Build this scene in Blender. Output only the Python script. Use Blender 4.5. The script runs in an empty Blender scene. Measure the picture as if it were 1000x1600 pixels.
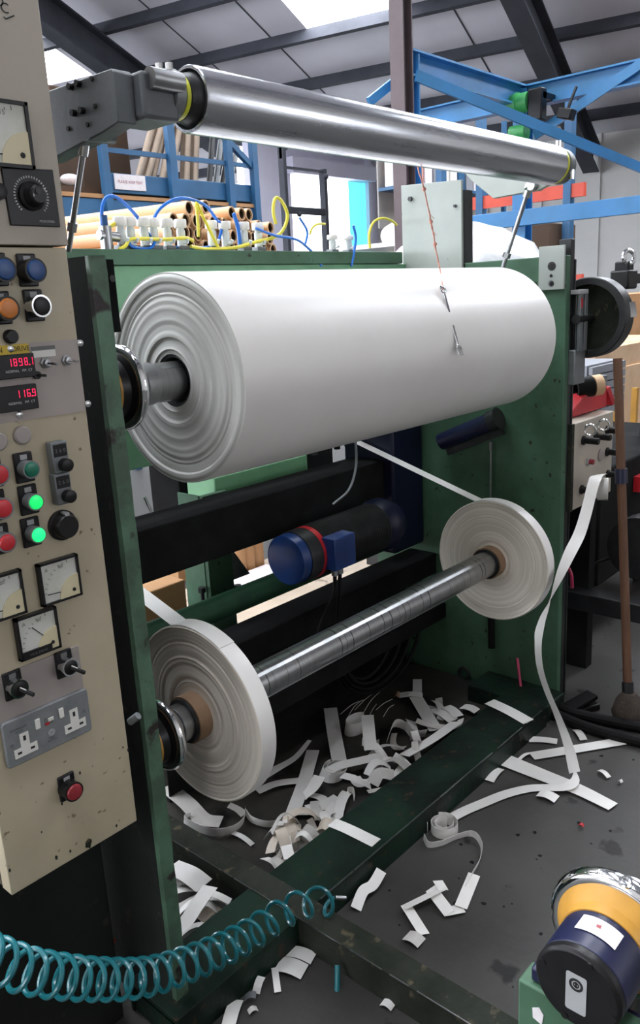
import bpy, bmesh, math, random
from mathutils import Vector, Matrix
random.seed(7)
C = bpy.context.scene.collection
PI = math.pi
V = Vector

# ------------------------------------------------------------------ camera
H = 1.42                                   # height of the camera above the floor
FPX = 1274.5137550146972                   # focal length for a 1000 x 1600 picture
R = Matrix(((0.66053481, -0.22207489, 0.71720047),
            (-0.74903036, -0.12945444, 0.6497654),
            (-0.05145179, -0.96639758, -0.25185)))
CAM = V((0, 0, H))
def ray(x, y): return R @ V((x - 500, y - 800, FPX))
def atn(x, y, n, c):
    r = ray(x, y); n = V(n)
    return CAM + r * ((c - n.dot(CAM)) / n.dot(r))
AX = {'x': (1, 0, 0), 'y': (0, 1, 0), 'z': (0, 0, 1)}
def at(x, y, ax, val): return atn(x, y, AX[ax], val)

cd = bpy.data.cameras.new('camera'); cam = bpy.data.objects.new('camera', cd); C.objects.link(cam)
cd.sensor_fit = 'VERTICAL'; cd.sensor_height = 36.0; cd.lens = FPX / 1600 * 36.0
cd.clip_start = 0.02; cd.clip_end = 200
m = Matrix.Identity(4)
for i in range(3):
    m[i][0] = R[i][0]; m[i][1] = -R[i][1]; m[i][2] = -R[i][2]; m[i][3] = CAM[i]
cam.matrix_world = m
bpy.context.scene.camera = cam

# ------------------------------------------------------------------ materials
def lin(c):
    if isinstance(c, str): c = tuple(int(c[i:i + 2], 16) / 255 for i in (0, 2, 4))
    f = lambda v: v / 12.92 if v <= .04045 else ((v + .055) / 1.055) ** 2.4
    return (f(c[0]), f(c[1]), f(c[2]), 1)
def node(nt, t, **kw):
    n = nt.nodes.new(t)
    for k, v in kw.items():
        if k in n.inputs: n.inputs[k].default_value = v
        else: setattr(n, k, v)
    return n
def mat(name, c1, c2=None, scale=6, lo=.4, hi=.65, rough=.5, metal=0., bump=0., bscale=60, spot=None,
        stretch=None, emit=None, estr=0., rough2=None, trans=0., alpha=1., coat=0., spec=.5):
    M = bpy.data.materials.new(name); M.use_nodes = True
    nt = M.node_tree; b = nt.nodes['Principled BSDF']
    b.inputs['Base Color'].default_value = lin(c1)
    b.inputs['Roughness'].default_value = rough; b.inputs['Metallic'].default_value = metal
    b.inputs['Coat Weight'].default_value = coat; b.inputs['Specular IOR Level'].default_value = spec
    if trans: b.inputs['Transmission Weight'].default_value = trans
    if alpha < 1: b.inputs['Alpha'].default_value = alpha
    if emit:
        b.inputs['Emission Color'].default_value = lin(emit); b.inputs['Emission Strength'].default_value = estr
    tc = node(nt, 'ShaderNodeTexCoord'); src = tc.outputs['Object']
    if stretch:
        mp = node(nt, 'ShaderNodeMapping'); mp.inputs['Scale'].default_value = stretch
        nt.links.new(src, mp.inputs['Vector']); src = mp.outputs['Vector']
    col = None
    if c2:
        n = node(nt, 'ShaderNodeTexNoise'); n.inputs['Scale'].default_value = scale
        n.inputs['Detail'].default_value = 7; n.inputs['Roughness'].default_value = .62
        nt.links.new(src, n.inputs['Vector'])
        mr = node(nt, 'ShaderNodeMapRange'); mr.inputs['From Min'].default_value = lo; mr.inputs['From Max'].default_value = hi
        nt.links.new(n.outputs['Fac'], mr.inputs['Value'])
        mx = node(nt, 'ShaderNodeMix', data_type='RGBA')
        mx.inputs['A'].default_value = lin(c1); mx.inputs['B'].default_value = lin(c2)
        nt.links.new(mr.outputs['Result'], mx.inputs['Factor']); col = mx.outputs['Result']
        if rough2 is not None:
            m2 = node(nt, 'ShaderNodeMapRange'); m2.inputs['To Min'].default_value = rough; m2.inputs['To Max'].default_value = rough2
            nt.links.new(mr.outputs['Result'], m2.inputs['Value']); nt.links.new(m2.outputs['Result'], b.inputs['Roughness'])
    if spot:                                   # (colour, scale, lo, hi): chips, oil spots, rust
        n = node(nt, 'ShaderNodeTexNoise'); n.inputs['Scale'].default_value = spot[1]; n.inputs['Detail'].default_value = 4
        nt.links.new(src, n.inputs['Vector'])
        mr = node(nt, 'ShaderNodeMapRange'); mr.inputs['From Min'].default_value = spot[2]; mr.inputs['From Max'].default_value = spot[3]
        nt.links.new(n.outputs['Fac'], mr.inputs['Value'])
        mx = node(nt, 'ShaderNodeMix', data_type='RGBA'); mx.inputs['B'].default_value = lin(spot[0])
        if col: nt.links.new(col, mx.inputs['A'])
        else: mx.inputs['A'].default_value = lin(c1)
        nt.links.new(mr.outputs['Result'], mx.inputs['Factor']); col = mx.outputs['Result']
    if col: nt.links.new(col, b.inputs['Base Color'])
    if bump:
        n = node(nt, 'ShaderNodeTexNoise'); n.inputs['Scale'].default_value = bscale; n.inputs['Detail'].default_value = 5
        nt.links.new(src, n.inputs['Vector'])
        bp = node(nt, 'ShaderNodeBump'); bp.inputs['Strength'].default_value = bump; bp.inputs['Distance'].default_value = .004
        nt.links.new(n.outputs['Fac'], bp.inputs['Height']); nt.links.new(bp.outputs['Normal'], b.inputs['Normal'])
    return M
def ring_mat(name, c1, c2, scale, rough=.7, bump=.15):
    """concentric layers round the object's own x axis, as the edge of a wound roll shows them"""
    M = bpy.data.materials.new(name); M.use_nodes = True
    nt = M.node_tree; b = nt.nodes['Principled BSDF']; b.inputs['Roughness'].default_value = rough
    tc = node(nt, 'ShaderNodeTexCoord'); mp = node(nt, 'ShaderNodeMapping'); mp.inputs['Scale'].default_value = (0, 1, 1)
    nt.links.new(tc.outputs['Object'], mp.inputs['Vector'])
    ln = node(nt, 'ShaderNodeVectorMath', operation='LENGTH'); nt.links.new(mp.outputs['Vector'], ln.inputs[0])
    n = node(nt, 'ShaderNodeTexNoise', noise_dimensions='1D'); n.inputs['Scale'].default_value = scale
    n.inputs['Detail'].default_value = 5; n.inputs['Roughness'].default_value = .7
    nt.links.new(ln.outputs['Value'], n.inputs['W'])
    mr = node(nt, 'ShaderNodeMapRange'); mr.inputs['From Min'].default_value = .36; mr.inputs['From Max'].default_value = .62
    nt.links.new(n.outputs['Fac'], mr.inputs['Value'])
    mx = node(nt, 'ShaderNodeMix', data_type='RGBA'); mx.inputs['A'].default_value = lin(c1); mx.inputs['B'].default_value = lin(c2)
    nt.links.new(mr.outputs['Result'], mx.inputs['Factor']); nt.links.new(mx.outputs['Result'], b.inputs['Base Color'])
    bp = node(nt, 'ShaderNodeBump'); bp.inputs['Strength'].default_value = bump; bp.inputs['Distance'].default_value = .003
    nt.links.new(n.outputs['Fac'], bp.inputs['Height']); nt.links.new(bp.outputs['Normal'], b.inputs['Normal'])
    return M
def glow(name, c, s):
    M = bpy.data.materials.new(name); M.use_nodes = True
    nt = M.node_tree; nt.nodes.remove(nt.nodes['Principled BSDF'])
    e = node(nt, 'ShaderNodeEmission'); e.inputs['Color'].default_value = lin(c); e.inputs['Strength'].default_value = s
    nt.links.new(e.outputs[0], nt.nodes['Material Output'].inputs['Surface'])
    return M

T = {}
T['concrete'] = mat('concrete', '4b4a47', '32312f', 1.7, .35, .7, .62, bump=.25, bscale=45, spot=('1c1b1a', 9, .64, .70), rough2=.5, spec=0.3)
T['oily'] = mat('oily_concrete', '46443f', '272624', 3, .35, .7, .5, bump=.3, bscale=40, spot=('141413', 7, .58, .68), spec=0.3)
T['green'] = mat('green_paint', '4b6c56', '39543f', 5, .4, .7, .5, bump=.12, bscale=35, spot=('2b2a24', 34, .66, .71), spec=0.3)
T['green_tube'] = mat('dark_green_tube_paint', '264a35', '1c3828', 6, .4, .7, .5, spec=.2)
T['green_lit'] = mat('lit_green_casing', '8fc79a', '7fb88b', 4, .4, .7, .5)  # casing green, paled to hold the daylight falling on it
T['navydark'] = mat('dark_navy_paint', '15192e', '10142a', 7, .4, .7, .4, spec=.25)
T['motorblue'] = mat('motor_blue_paint', '1b3a75', '142c5c', 9, .4, .7, .35)
T['floorlit'] = mat('daylit_floor_board', 'b5a592', 'a39380', 3, .4, .7, .6, spot=('5e5044', 7, .66, .72))  # bright daylight on the rear floor put into this colour
T['cardgrey'] = mat('grey_cardboard_tube', 'a3917f', '94826f', 5, .4, .7, .7)  # greyer and darker than the stacked tubes
T['armgrey'] = mat('dark_grey_casting', '63676a', '4d5153', 8, .4, .7, .5, metal=.2, bump=.15, bscale=80)
T['cabside'] = mat('dull_brown_cabinet_side', '5a5248', '4b443b', 4, .4, .7, .55)
T['green_worn'] = mat('worn_green_paint', '587a62', '435a49', 9, .4, .6, .5, bump=.3, bscale=60, spot=('241c1a', 16, .56, .62))
T['green_dark'] = mat('oily_green_paint', '1e3127', '161c19', 5, .38, .62, .42, bump=.3, bscale=50, spot=('3a3128', 30, .63, .69), spec=0.12)
T['plate_dark'] = mat('dark_plate', '2a2e2a', '212421', 4, .4, .65, .55, bump=.2, spot=('3d3b35', 26, .66, .72), spec=0.12)  # left plate face and cabinet stand, much darker than the green edge
T['green_top'] = mat('pale_green_paint', '6b9c78', '4e7a5b', 3, .45, .75, .45)
T['rail'] = mat('worn_rail_paint', '33362f', '22261f', 7, .4, .62, .55, bump=.35, bscale=70, spot=('5a5344', 24, .6, .68), spec=0.12)
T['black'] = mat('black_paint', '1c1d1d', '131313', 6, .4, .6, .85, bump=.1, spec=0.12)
T['blackplastic'] = mat('black_plastic', '161617', '1e1e1f', 30, .4, .7, .35, spec=0.3)
T['rubber'] = mat('black_rubber', '151515', rough=.6, spec=0.12)
T['beige'] = mat('beige_enamel', 'bfb49b', 'aca188', 3.5, .42, .72, .42, bump=.04, spot=('7a6a54', 60, .69, .73))
T['beige_up'] = mat('greyish_enamel', 'b9b0a2', 'aaa193', 3, .42, .72, .45)
T['greyplate'] = mat('grey_enamel', 'a29a95', '948c87', 4, .4, .7, .45)
T['plate_warm'] = mat('warm_grey_panel', 'b2a8a3', 'a39993', 3, .4, .7, .4)
T['socket'] = mat('grey_metalclad', '8d9092', '7e8183', 40, .4, .7, .4, metal=.25, bump=.06, bscale=300)
T['steelgrey'] = mat('grey_cast_steel', '7f8385', '64686a', 8, .4, .7, .45, metal=.3, bump=.15, bscale=80)
T['darksteel'] = mat('dark_steel', '3a3b3c', '272829', 9, .4, .7, .42, metal=.5, bump=.2)
T['mountplate'] = mat('pale_grey_paint', 'a9b0aa', '979e98', 3, .4, .7, .45, spot=('6d6a60', 18, .68, .74))
T['chrome'] = mat('chrome', 'e4e6e8', rough=.09, metal=1., bump=.03, bscale=9)
T['polished'] = mat('polished_roller', 'd2d5da', 'b9bcc4', 5, .4, .7, .2, metal=1., bump=.03, bscale=25, rough2=.3, stretch=(1, 14, 14))
T['steel'] = mat('bright_steel', 'b4b6b8', '8e9092', 12, .4, .7, .3, metal=1., bump=.05, bscale=60)
T['shaft'] = mat('scored_steel', 'a2a3a3', '8b8c8d', 1.5, .45, .75, .3, metal=.95, bump=.1, bscale=4, stretch=(130, .8, .8), spot=('1c1c1c', .9, .59, .625))
T['paper'] = mat('white_paper', 'f1efec', 'e9e6e2', 2, .4, .7, .36, bump=.02, bscale=5)
T['scrap'] = mat('scrap_paper', 'efede9', 'e4e1dc', 7, .4, .7, .5)
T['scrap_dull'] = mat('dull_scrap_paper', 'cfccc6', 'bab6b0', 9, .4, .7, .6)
T['scrap_cream'] = mat('cream_scrap_paper', 'ddd2c4', 'cbbdac', 12, .4, .7, .6, bump=.2, bscale=50)
T['rollside'] = ring_mat('roll_side', 'ebebe6', 'd3d4cf', 40)
T['reelside'] = ring_mat('reel_side', 'eee6da', 'dcd3c6', 60)
T['card'] = mat('cardboard', 'b98d62', 'a97f57', 6, .4, .7, .75)
T['cardpale'] = mat('pale_cardboard_tube', 'e2bd96', 'd2aa80', 5, .4, .7, .7)
T['carddark'] = mat('cardboard_inside', '4e3d30', rough=.85)
T['core'] = mat('core_cardboard', '9a7d63', '8a6d55', 14, .4, .7, .75)
T['yellow'] = mat('yellow_paint', 'c5923e', 'ad7f35', 7, .45, .7, .4, spot=('6d4d20', 20, .66, .72))
T['navy'] = mat('navy_paint', '1b1f3e', '14172f', 7, .4, .7, .35, spot=('585c73', 40, .69, .74))
T['blue'] = mat('blue_paint', '1f4f86', '183f6e', 6, .4, .7, .4)
T['rackblue'] = mat('rack_blue_paint', '3f86c0', '35749f', 2, .4, .7, .42)
T['rackdeep'] = mat('deep_rack_blue', '32658f', '2a557a', 2, .4, .7, .45)
T['rackorange'] = mat('orange_beam_paint', 'd8553f', 'c24836', 2, .4, .7, .45)
T['red'] = mat('red_plastic', 'c42a33', 'b0222b', 8, .4, .7, .35)
T['reddark'] = mat('dark_red_plastic', '8e2730', 'a33a42', 20, .4, .7, .4)
T['btnblue'] = mat('blue_plastic', '1f4a83', '1a4074', 9, .4, .7, .35)
T['btnorange'] = mat('orange_plastic', 'c8762e', rough=.35)
T['btngreen'] = mat('green_plastic', '0f6b52', rough=.3)
T['btnlit'] = mat('lit_green_lens', '18c863', rough=.3, emit='19e06c', estr=.75)
T['btnlit2'] = mat('bright_lit_green_lens', '18d868', rough=.3, emit='1df078', estr=1.15)
T['led'] = glow('red_led', 'ff2a55', 1.6)
T['white'] = mat('white_plastic', 'e8e6e0', rough=.4)
T['label'] = mat('paper_label', 'e7e2e4', 'd8cfd2', 40, .5, .7, .6)
T['labelgrey'] = mat('grey_label', 'a3a4a5', rough=.5)
T['labelyellow'] = mat('yellow_label', 'd8b93a', rough=.5)
T['dial'] = mat('dial_card', 'd6d7d0', 'c9cabb', 20, .45, .7, .4)
T['dialcream'] = mat('cream_plastic', 'd8cdaa', rough=.4)
T['ink'] = mat('black_ink', '1a1a1a', rough=.6)
T['inkgrey'] = mat('grey_ink', '6b6d6c', rough=.6)
T['inkwhite'] = mat('white_print', 'c9c9c9', rough=.6)
T['yellowring'] = mat('yellow_green_plastic', 'd6d83e', rough=.4)
T['yhose'] = mat('yellow_tubing', 'e6da4a', rough=.35)
T['bhose'] = mat('blue_tubing', '1f6fd0', rough=.35)
T['teal'] = mat('teal_hose', '18717a', '125c65', 4, .4, .7, .28, coat=.3)
T['clear'] = mat('clear_plastic', 'dfe6e8', rough=.15, trans=.55)
T['valve'] = mat('pale_valve_plastic', 'd5dbdb', rough=.35)
T['wood'] = mat('broom_wood', '6b4a35', '563a29', 8, .4, .7, .6, stretch=(6, 6, .6))
T['bristle'] = mat('broom_bristle', '4a4038', '352e28', 40, .4, .7, .9, bump=.6, bscale=120)
T['string'] = mat('orange_twine', 'e0a596', 'cc8575', 60, .4, .7, .8)
T['wrap'] = mat('shrink_wrap', 'e6e8ea', 'cdd0d4', 9, .4, .65, .25, bump=.6, bscale=14)
T['roof'] = mat('roof_sheet', 'd0ced6', 'c6c4cc', 1, .4, .7, .6)
T['roofbeam'] = mat('dark_roof_steel', '44464d', '383a40', 2, .4, .7, .6, spec=0.12)
T['wallwhite'] = mat('white_cladding', 'c6c6c4', 'bcbcba', 1, .4, .7, .55)
T['wallgrey'] = mat('grey_wall', 'b4b0ac', 'a39f9b', .8, .4, .7, .7)
T['wallglare'] = mat('glare_tinted_wall', 'dedced', 'd4d2e6', 1, .4, .7, .6)  # lilac glare of the doorway put into the wall colour
T['brown'] = mat('brown_steel', '5b4e52', '4b4044', 3, .4, .7, .5)
T['sky'] = glow('daylight_sheet', 'f4f8ff', 14)
T['fill_glow'] = glow('daylight_fill', 'f4f8ff', 3.4)  # glow of the wall panels added out of view to light the hall
T['fill_glow_left'] = glow('left_daylight_fill', 'f4f8ff', 6.5)
T['fill_glow_far'] = glow('bright_daylight_fill', 'eef4ff', 9)
T['daylight'] = glow('daylight_outside', 'f2f6ff', 3.2)
T['cyan'] = mat('cyan_curtain', '74e4f0', rough=.35, emit='6fe8f4', estr=.75)  # daylight shining through is put in as a glow
T['net'] = mat('grey_basket', '8d9097', rough=.5)
T['redcable'] = mat('red_cable', 'a8503f', rough=.5)
T['magenta'] = mat('pink_plastic', 'b3335a', rough=.4)
T['foil'] = mat('pale_metal_sheet', '8f9296', '797c80', 3, .4, .7, .35, metal=.5)
T['hosegreen'] = mat('bright_green_paint', '3f9c57', rough=.4)

# ------------------------------------------------------------------ mesh building
class MB:
    def __init__(s): s.v = []; s.f = []
    def add(s, vs, fs):
        o = len(s.v); s.v += [V(p) for p in vs]; s.f += [tuple(i + o for i in q) for q in fs]; return s
    def box(s, x0, x1, y0, y1, z0, z1):
        return s.add([(x, y, z) for z in (z0, z1) for y in (y0, y1) for x in (x0, x1)],
                     [(0, 2, 3, 1), (4, 5, 7, 6), (0, 1, 5, 4), (2, 6, 7, 3), (0, 4, 6, 2), (1, 3, 7, 5)])
    def obox(s, c, ax, half):
        """box about c with axes ax (three unit vectors) and half sizes"""
        c = V(c); a = [V(q).normalized() * h for q, h in zip(ax, half)]
        return s.add([c + a[0] * i + a[1] * j + a[2] * k for k in (-1, 1) for j in (-1, 1) for i in (-1, 1)],
                     [(0, 2, 3, 1), (4, 5, 7, 6), (0, 1, 5, 4), (2, 6, 7, 3), (0, 4, 6, 2), (1, 3, 7, 5)])
    def bar(s, p, q, w, h, up=(0, 0, 1)):
        p = V(p); q = V(q); d = (q - p); L = d.length; d.normalize()
        side = d.cross(V(up)); 
        if side.length < 1e-4: side = d.cross(V((1, 0, 0)))
        side.normalize(); u = side.cross(d)
        return s.obox((p + q) / 2, (d, side, u), (L / 2, w / 2, h / 2))
    def prism(s, pts, n, t):
        """polygon pts (3D, planar) thickened by t along n"""
        n = V(n).normalized() * t; k = len(pts)
        return s.add([V(p) for p in pts] + [V(p) + n for p in pts],
                     [tuple(range(k))[::-1], tuple(range(k, 2 * k))] + [(i, (i + 1) % k, k + (i + 1) % k, k + i) for i in range(k)])
    def lathe(s, o, d, prof, n=48, closed=False, a0=0., a1=2 * PI):
        o = V(o); d = V(d).normalized()
        u = d.orthogonal().normalized() if abs(d.z) > .9 else d.cross(V((0, 0, 1))).normalized()
        w = d.cross(u); full = abs(a1 - a0 - 2 * PI) < 1e-6; N = n if full else n + 1
        vs = []; 
        for t, r in prof:
            for i in range(N):
                a = a0 + (a1 - a0) * i / n
                vs.append(o + d * t + (u * math.cos(a) + w * math.sin(a)) * r)
        fs = []; K = len(prof)
        for k in range(K if closed else K - 1):
            k2 = (k + 1) % K
            for i in range(n):
                j = (i + 1) % N
                fs.append((k * N + i, k * N + j, k2 * N + j, k2 * N + i))
        return s.add(vs, fs)
    def cyl(s, p, q, r, r2=None, n=24):
        p = V(p); q = V(q); L = (q - p).length; r2 = r if r2 is None else r2
        return s.lathe(p, q - p, [(0, 0), (0, r), (L, r2), (L, 0)], n)
    def pipe(s, p, q, r, ri, n=32):
        p = V(p); q = V(q); L = (q - p).length
        return s.lathe(p, q - p, [(0, ri), (0, r), (L, r), (L, ri)], n, closed=True)
    def torus(s, o, d, R_, r, n=48, k=16):
        return s.lathe(o, d, [(r * math.sin(2 * PI * i / k), R_ + r * math.cos(2 * PI * i / k)) for i in range(k)], n, closed=True)
    def sphere(s, c, r, n=16, sc=(1, 1, 1)):
        m = MB().lathe((0, 0, 0), (0, 0, 1), [(-r * math.cos(PI * i / n), r * math.sin(PI * i / n)) for i in range(n + 1)], 2 * n)
        return s.add([V(c) + V((p.x * sc[0], p.y * sc[1], p.z * sc[2])) for p in m.v], m.f)
    def tube(s, pts, r, n=10, closed=False):
        pts = [V(p) for p in pts]; K = len(pts); vs = []; up = None
        for i, p in enumerate(pts):
            t = (pts[min(i + 1, K - 1)] - pts[max(i - 1, 0)]).normalized()
            if up is None: up = t.orthogonal().normalized()
            up = (up - t * up.dot(t)).normalized(); w = t.cross(up)
            rr = r[i] if isinstance(r, (list, tuple)) else r
            vs += [p + (up * math.cos(2 * PI * j / n) + w * math.sin(2 * PI * j / n)) * rr for j in range(n)]
        fs = [(i * n + j, i * n + (j + 1) % n, (i + 1) * n + (j + 1) % n, (i + 1) * n + j) for i in range(K - 1) for j in range(n)]
        fs += [tuple(range(n))[::-1], tuple(range((K - 1) * n, K * n))]
        return s.add(vs, fs)
    def ribbon(s, pts, w, side, th=.0008):
        """strip of width w along pts; side: one vector or one for each point"""
        pts = [V(p) for p in pts]; K = len(pts); vs = []
        for i, p in enumerate(pts):
            t = (pts[min(i + 1, K - 1)] - pts[max(i - 1, 0)]).normalized()
            sd = V(side[i] if isinstance(side, list) else side); sd = (sd - t * sd.dot(t)).normalized()
            n = sd.cross(t).normalized() * th / 2
            ww = w[i] if isinstance(w, list) else w
            vs += [p - sd * ww / 2 - n, p + sd * ww / 2 - n, p + sd * ww / 2 + n, p - sd * ww / 2 + n]
        fs = []
        for i in range(K - 1):
            for j in range(4): fs.append((4 * i + j, 4 * i + (j + 1) % 4, 4 * i + 4 + (j + 1) % 4, 4 * i + 4 + j))
        fs += [(3, 2, 1, 0), (4 * K - 4, 4 * K - 3, 4 * K - 2, 4 * K - 1)]
        return s.add(vs, fs)
    def text(s, txt, o, right, up, size, th=.0004, align='CENTER'):
        cu = bpy.data.curves.new('t', 'FONT'); cu.body = txt; cu.size = size; cu.align_x = align; cu.align_y = 'CENTER'; cu.resolution_u = 3
        ob = bpy.data.objects.new('t', cu); me = bpy.data.meshes.new_from_object(ob)
        right = V(right).normalized(); up = V(up).normalized(); n = right.cross(up)
        s.add([V(o) + right * v.co.x + up * v.co.y + n * th for v in me.vertices], [tuple(p.vertices) for p in me.polygons])
        bpy.data.objects.remove(ob); bpy.data.curves.remove(cu); bpy.data.meshes.remove(me)
        return s
def spline(pts, n=8):
    pts = [V(p) for p in pts]; out = []
    P = [pts[0] * 2 - pts[1]] + pts + [pts[-1] * 2 - pts[-2]]
    for i in range(1, len(P) - 2):
        for k in range(n):
            t = k / n; a, b, c, d = P[i - 1:i + 3]
            out.append(.5 * ((2 * b) + (c - a) * t + (2 * a - 5 * b + 4 * c - d) * t * t + (3 * b - a - 3 * c + d) * t ** 3))
    return out + [pts[-1]]

ORG = {}
def mesh_of(name, mb, m, org, smooth=True, ang=35):
    me = bpy.data.meshes.new(name)
    me.from_pydata([tuple(p - org) for p in mb.v], [], mb.f)
    bm = bmesh.new(); bm.from_mesh(me); bmesh.ops.remove_doubles(bm, verts=bm.verts, dist=1e-6)
    bmesh.ops.recalc_face_normals(bm, faces=bm.faces); bm.to_mesh(me); bm.free()
    me.materials.append(m)
    if smooth:
        me.shade_smooth(); me.set_sharp_from_angle(angle=math.radians(ang))
    return me
def root_origin(o):
    while o is not None:
        if o.name in ORG: return ORG[o.name]
        o = o.parent
    return V((0, 0, 0))
def part(name, mb, m, parent, label=None, bev=0, smooth=True, stuff=False):
    """a part (or sub-part): mesh given in world coordinates, stored relative to its thing"""
    org = root_origin(parent)
    me = mesh_of(name, mb, m, org, smooth)
    o = bpy.data.objects.new(name, me); C.objects.link(o); o.parent = parent
    if label: o['label'] = label
    if stuff: o['kind'] = 'stuff'
    if bev: bevel(o, bev)
    return o
def bevel(o, w, seg=2):
    b = o.modifiers.new('edge', 'BEVEL'); b.width = w; b.segments = seg; b.limit_method = 'ANGLE'; b.angle_limit = math.radians(40)
def thing(name, label, cat, loc=(0, 0, 0), group=None):
    o = bpy.data.objects.new(name, None); C.objects.link(o); o.location = loc; o.empty_display_size = .05
    o['label'] = label; o['category'] = cat
    if group: o['group'] = group
    ORG[o.name] = V(loc)
    return o
def single(name, mb, m, label, cat, group=None, bev=0, kind=None, org=None, smooth=True):
    """a thing that is one mesh"""
    if org is None:
        n = len(mb.v); c = sum(mb.v, V()) / n; org = V((c.x, c.y, min(p.z for p in mb.v)))
    me = mesh_of(name, mb, m, V(org), smooth)
    o = bpy.data.objects.new(name, me); C.objects.link(o); o.location = org
    o['label'] = label; o['category'] = cat
    if group: o['group'] = group
    if kind: o['kind'] = kind
    if bev: bevel(o, bev)
    ORG[o.name] = V(org)
    return o
def struct(name, mb, m, label, cat='building', parent=None):
    me = mesh_of(name, mb, m, root_origin(parent) if parent else V((0, 0, 0)))
    o = bpy.data.objects.new(name, me); C.objects.link(o)
    if parent: o.parent = parent
    else:
        o['kind'] = 'structure'; o['label'] = label; o['category'] = cat; ORG[o.name] = V((0, 0, 0))
    return o
def dup(root, loc, label=None, group=None):
    r = root.copy(); C.objects.link(r); r.location = loc; ORG[r.name] = V(loc)
    if label: r['label'] = label
    if group: r['group'] = group
    for ch in list(root.children):
        c = ch.copy(); C.objects.link(c); c.parent = r
        for g in list(ch.children):
            d = g.copy(); C.objects.link(d); d.parent = c
    return r
# ------------------------------------------------------------------ the hall
TH = math.radians(12.7)
Ed = V((math.cos(TH), math.sin(TH), 0)); Dd = V((-math.sin(TH), math.cos(TH), 0)); UP = V((0, 0, 1))
def hall(e, d, z): return Ed * e + Dd * d + UP * z
RS = .29; RZ = 9.497
def roofz(e): return RZ - RS * e
rdir = (Ed - UP * RS).normalized(); rnorm = Dd.cross(rdir)
if rnorm.z < 0: rnorm = -rnorm
YB = 12.0                                         # partition with the big doorway
EW = at(588, 300, 'y', YB).dot(Ed)
e0, e1, d0, d1 = -7., EW, -7., 19.
struct('floor', MB().prism([hall(-9, -9, 0), hall(24, -9, 0), hall(24, 24, 0), hall(-9, 24, 0)], (0, 0, -1), .1), T['concrete'], 'dark grey concrete factory floor with oil spots', 'floor')
# roof sheets with openings for the roof lights
lights = [(5.5, 7.15, 7.8, 13.33), (11.75, 13.1, 9.3, 12.95), (.2, 1.6, 6.5, 14.6), (-3.0, -1.7, 6.5, 14.6), (-.9, .4, -4.5, 1.5), (2.2, 3.4, -4.5, 5.5), (5.5, 6.85, -4.5, 5.5), (8.3, 10.0, -6.0, 5.8), (11.4, 13.2, -6.0, 5.8), (14.4, 16.4, -6.0, 5.8)]  # first two are seen; the rest, out of view, are added for light
rf = MB()
ds = sorted({d0, d1} | {v for l in lights for v in l[:2]})
for a, b in zip(ds, ds[1:]):
    cuts = sorted([l[2:] for l in lights if l[0] <= a + 1e-6 and l[1] >= b - 1e-6])
    e = e0
    for c0, c1 in cuts + [(e1, e1)]:
        if c0 - e > .01: rf.prism([hall(e, a, roofz(e)), hall(c0, a, roofz(c0)), hall(c0, b, roofz(c0)), hall(e, b, roofz(e))], rnorm, .06)
        e = c1
struct('ceiling', rf, T['roof'], 'pale grey sheeted factory roof on dark purlins', 'ceiling')
for i, (a, b, c0, c1) in enumerate(lights):
    struct('window_%d' % (i + 1), MB().prism([hall(c0, a, roofz(c0) + .02), hall(c1, a, roofz(c1) + .02), hall(c1, b, roofz(c1) + .02), hall(c0, b, roofz(c0) + .02)], rnorm, .01), T['sky'], 'bright translucent roof light, one of the seen and added ones', 'roof light')
for e in [13.12 + 1.31 * k for k in range(-15, 4) if 13.12 + 1.31 * k < EW - .2]:
    ee = e - .05
    mb = MB().obox(hall(ee, (d0 + d1) / 2, roofz(ee) - .10), (rdir, Dd, rnorm), (.04, (d1 - d0) / 2, .095))
    struct('ceiling_purlin', mb, T['roofbeam'], 'dark steel purlin under the roof sheets', 'roof beam')
for d in (-3.4, 3.5, 10.35, 17.2):
    ec = (e0 + e1) / 2; L = (e1 - e0) / 2 / math.cos(math.atan(RS))
    mb = MB()
    c = hall(ec, d, roofz(ec)) - rnorm * .5
    mb.obox(c, (rdir, Dd, rnorm), (L, .02, .24)); mb.obox(c - rnorm * .24, (rdir, Dd, rnorm), (L, .15, .015)); mb.obox(c + rnorm * .24, (rdir, Dd, rnorm), (L, .15, .015))
    struct('ceiling_rafter', mb, T['roofbeam'], 'dark steel rafter crossing the purlins', 'roof beam')
for i, d in enumerate((1.9, 4.75, 7.85, 9.3)):
    a_, b_ = hall(6.2, d, roofz(6.2) - .004), hall(EW - .2, d, roofz(EW - .2) - .004)
    struct('ceiling_joint', MB().obox((a_ + b_) / 2, (rdir, Dd, rnorm), ((b_ - a_).length / 2, .012, .004)), T['roofbeam'], 'thin joint line between two roof sheets', 'roof joint')
# walls
def wall(name, pts, n, m, label): struct(name, MB().prism(pts, n, .12), m, label, 'wall')
pc = V(((EW - Ed.y * YB) / Ed.x, YB, 0)); dcor = pc.dot(Dd)
rw = MB()
k = 0; d = d0
while d < dcor - .01:                             # cladding sheets, each with a raised rib at its edge
    dn = min(d + 1.15, dcor)
    rw.prism([hall(EW, d, 0), hall(EW, dn, 0), hall(EW, dn, roofz(EW)), hall(EW, d, roofz(EW))], Ed, .1)
    rw.prism([hall(EW - .04, d, 0), hall(EW - .04, d + .05, 0), hall(EW - .04, d + .05, roofz(EW)), hall(EW - .04, d, roofz(EW))], Ed, .05)
    d = dn
struct('wall_right', rw, T['wallwhite'], 'white clad side wall with vertical joints', 'wall')
dl = at(446, 300, 'y', YB).x; dr = at(576, 300, 'y', YB).x; dt = at(520, 280, 'y', YB).z; wl = at(392, 300, 'y', YB).x
zt = lambda x: roofz(V((x, YB, 0)).dot(Ed))
wb = MB()
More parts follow.
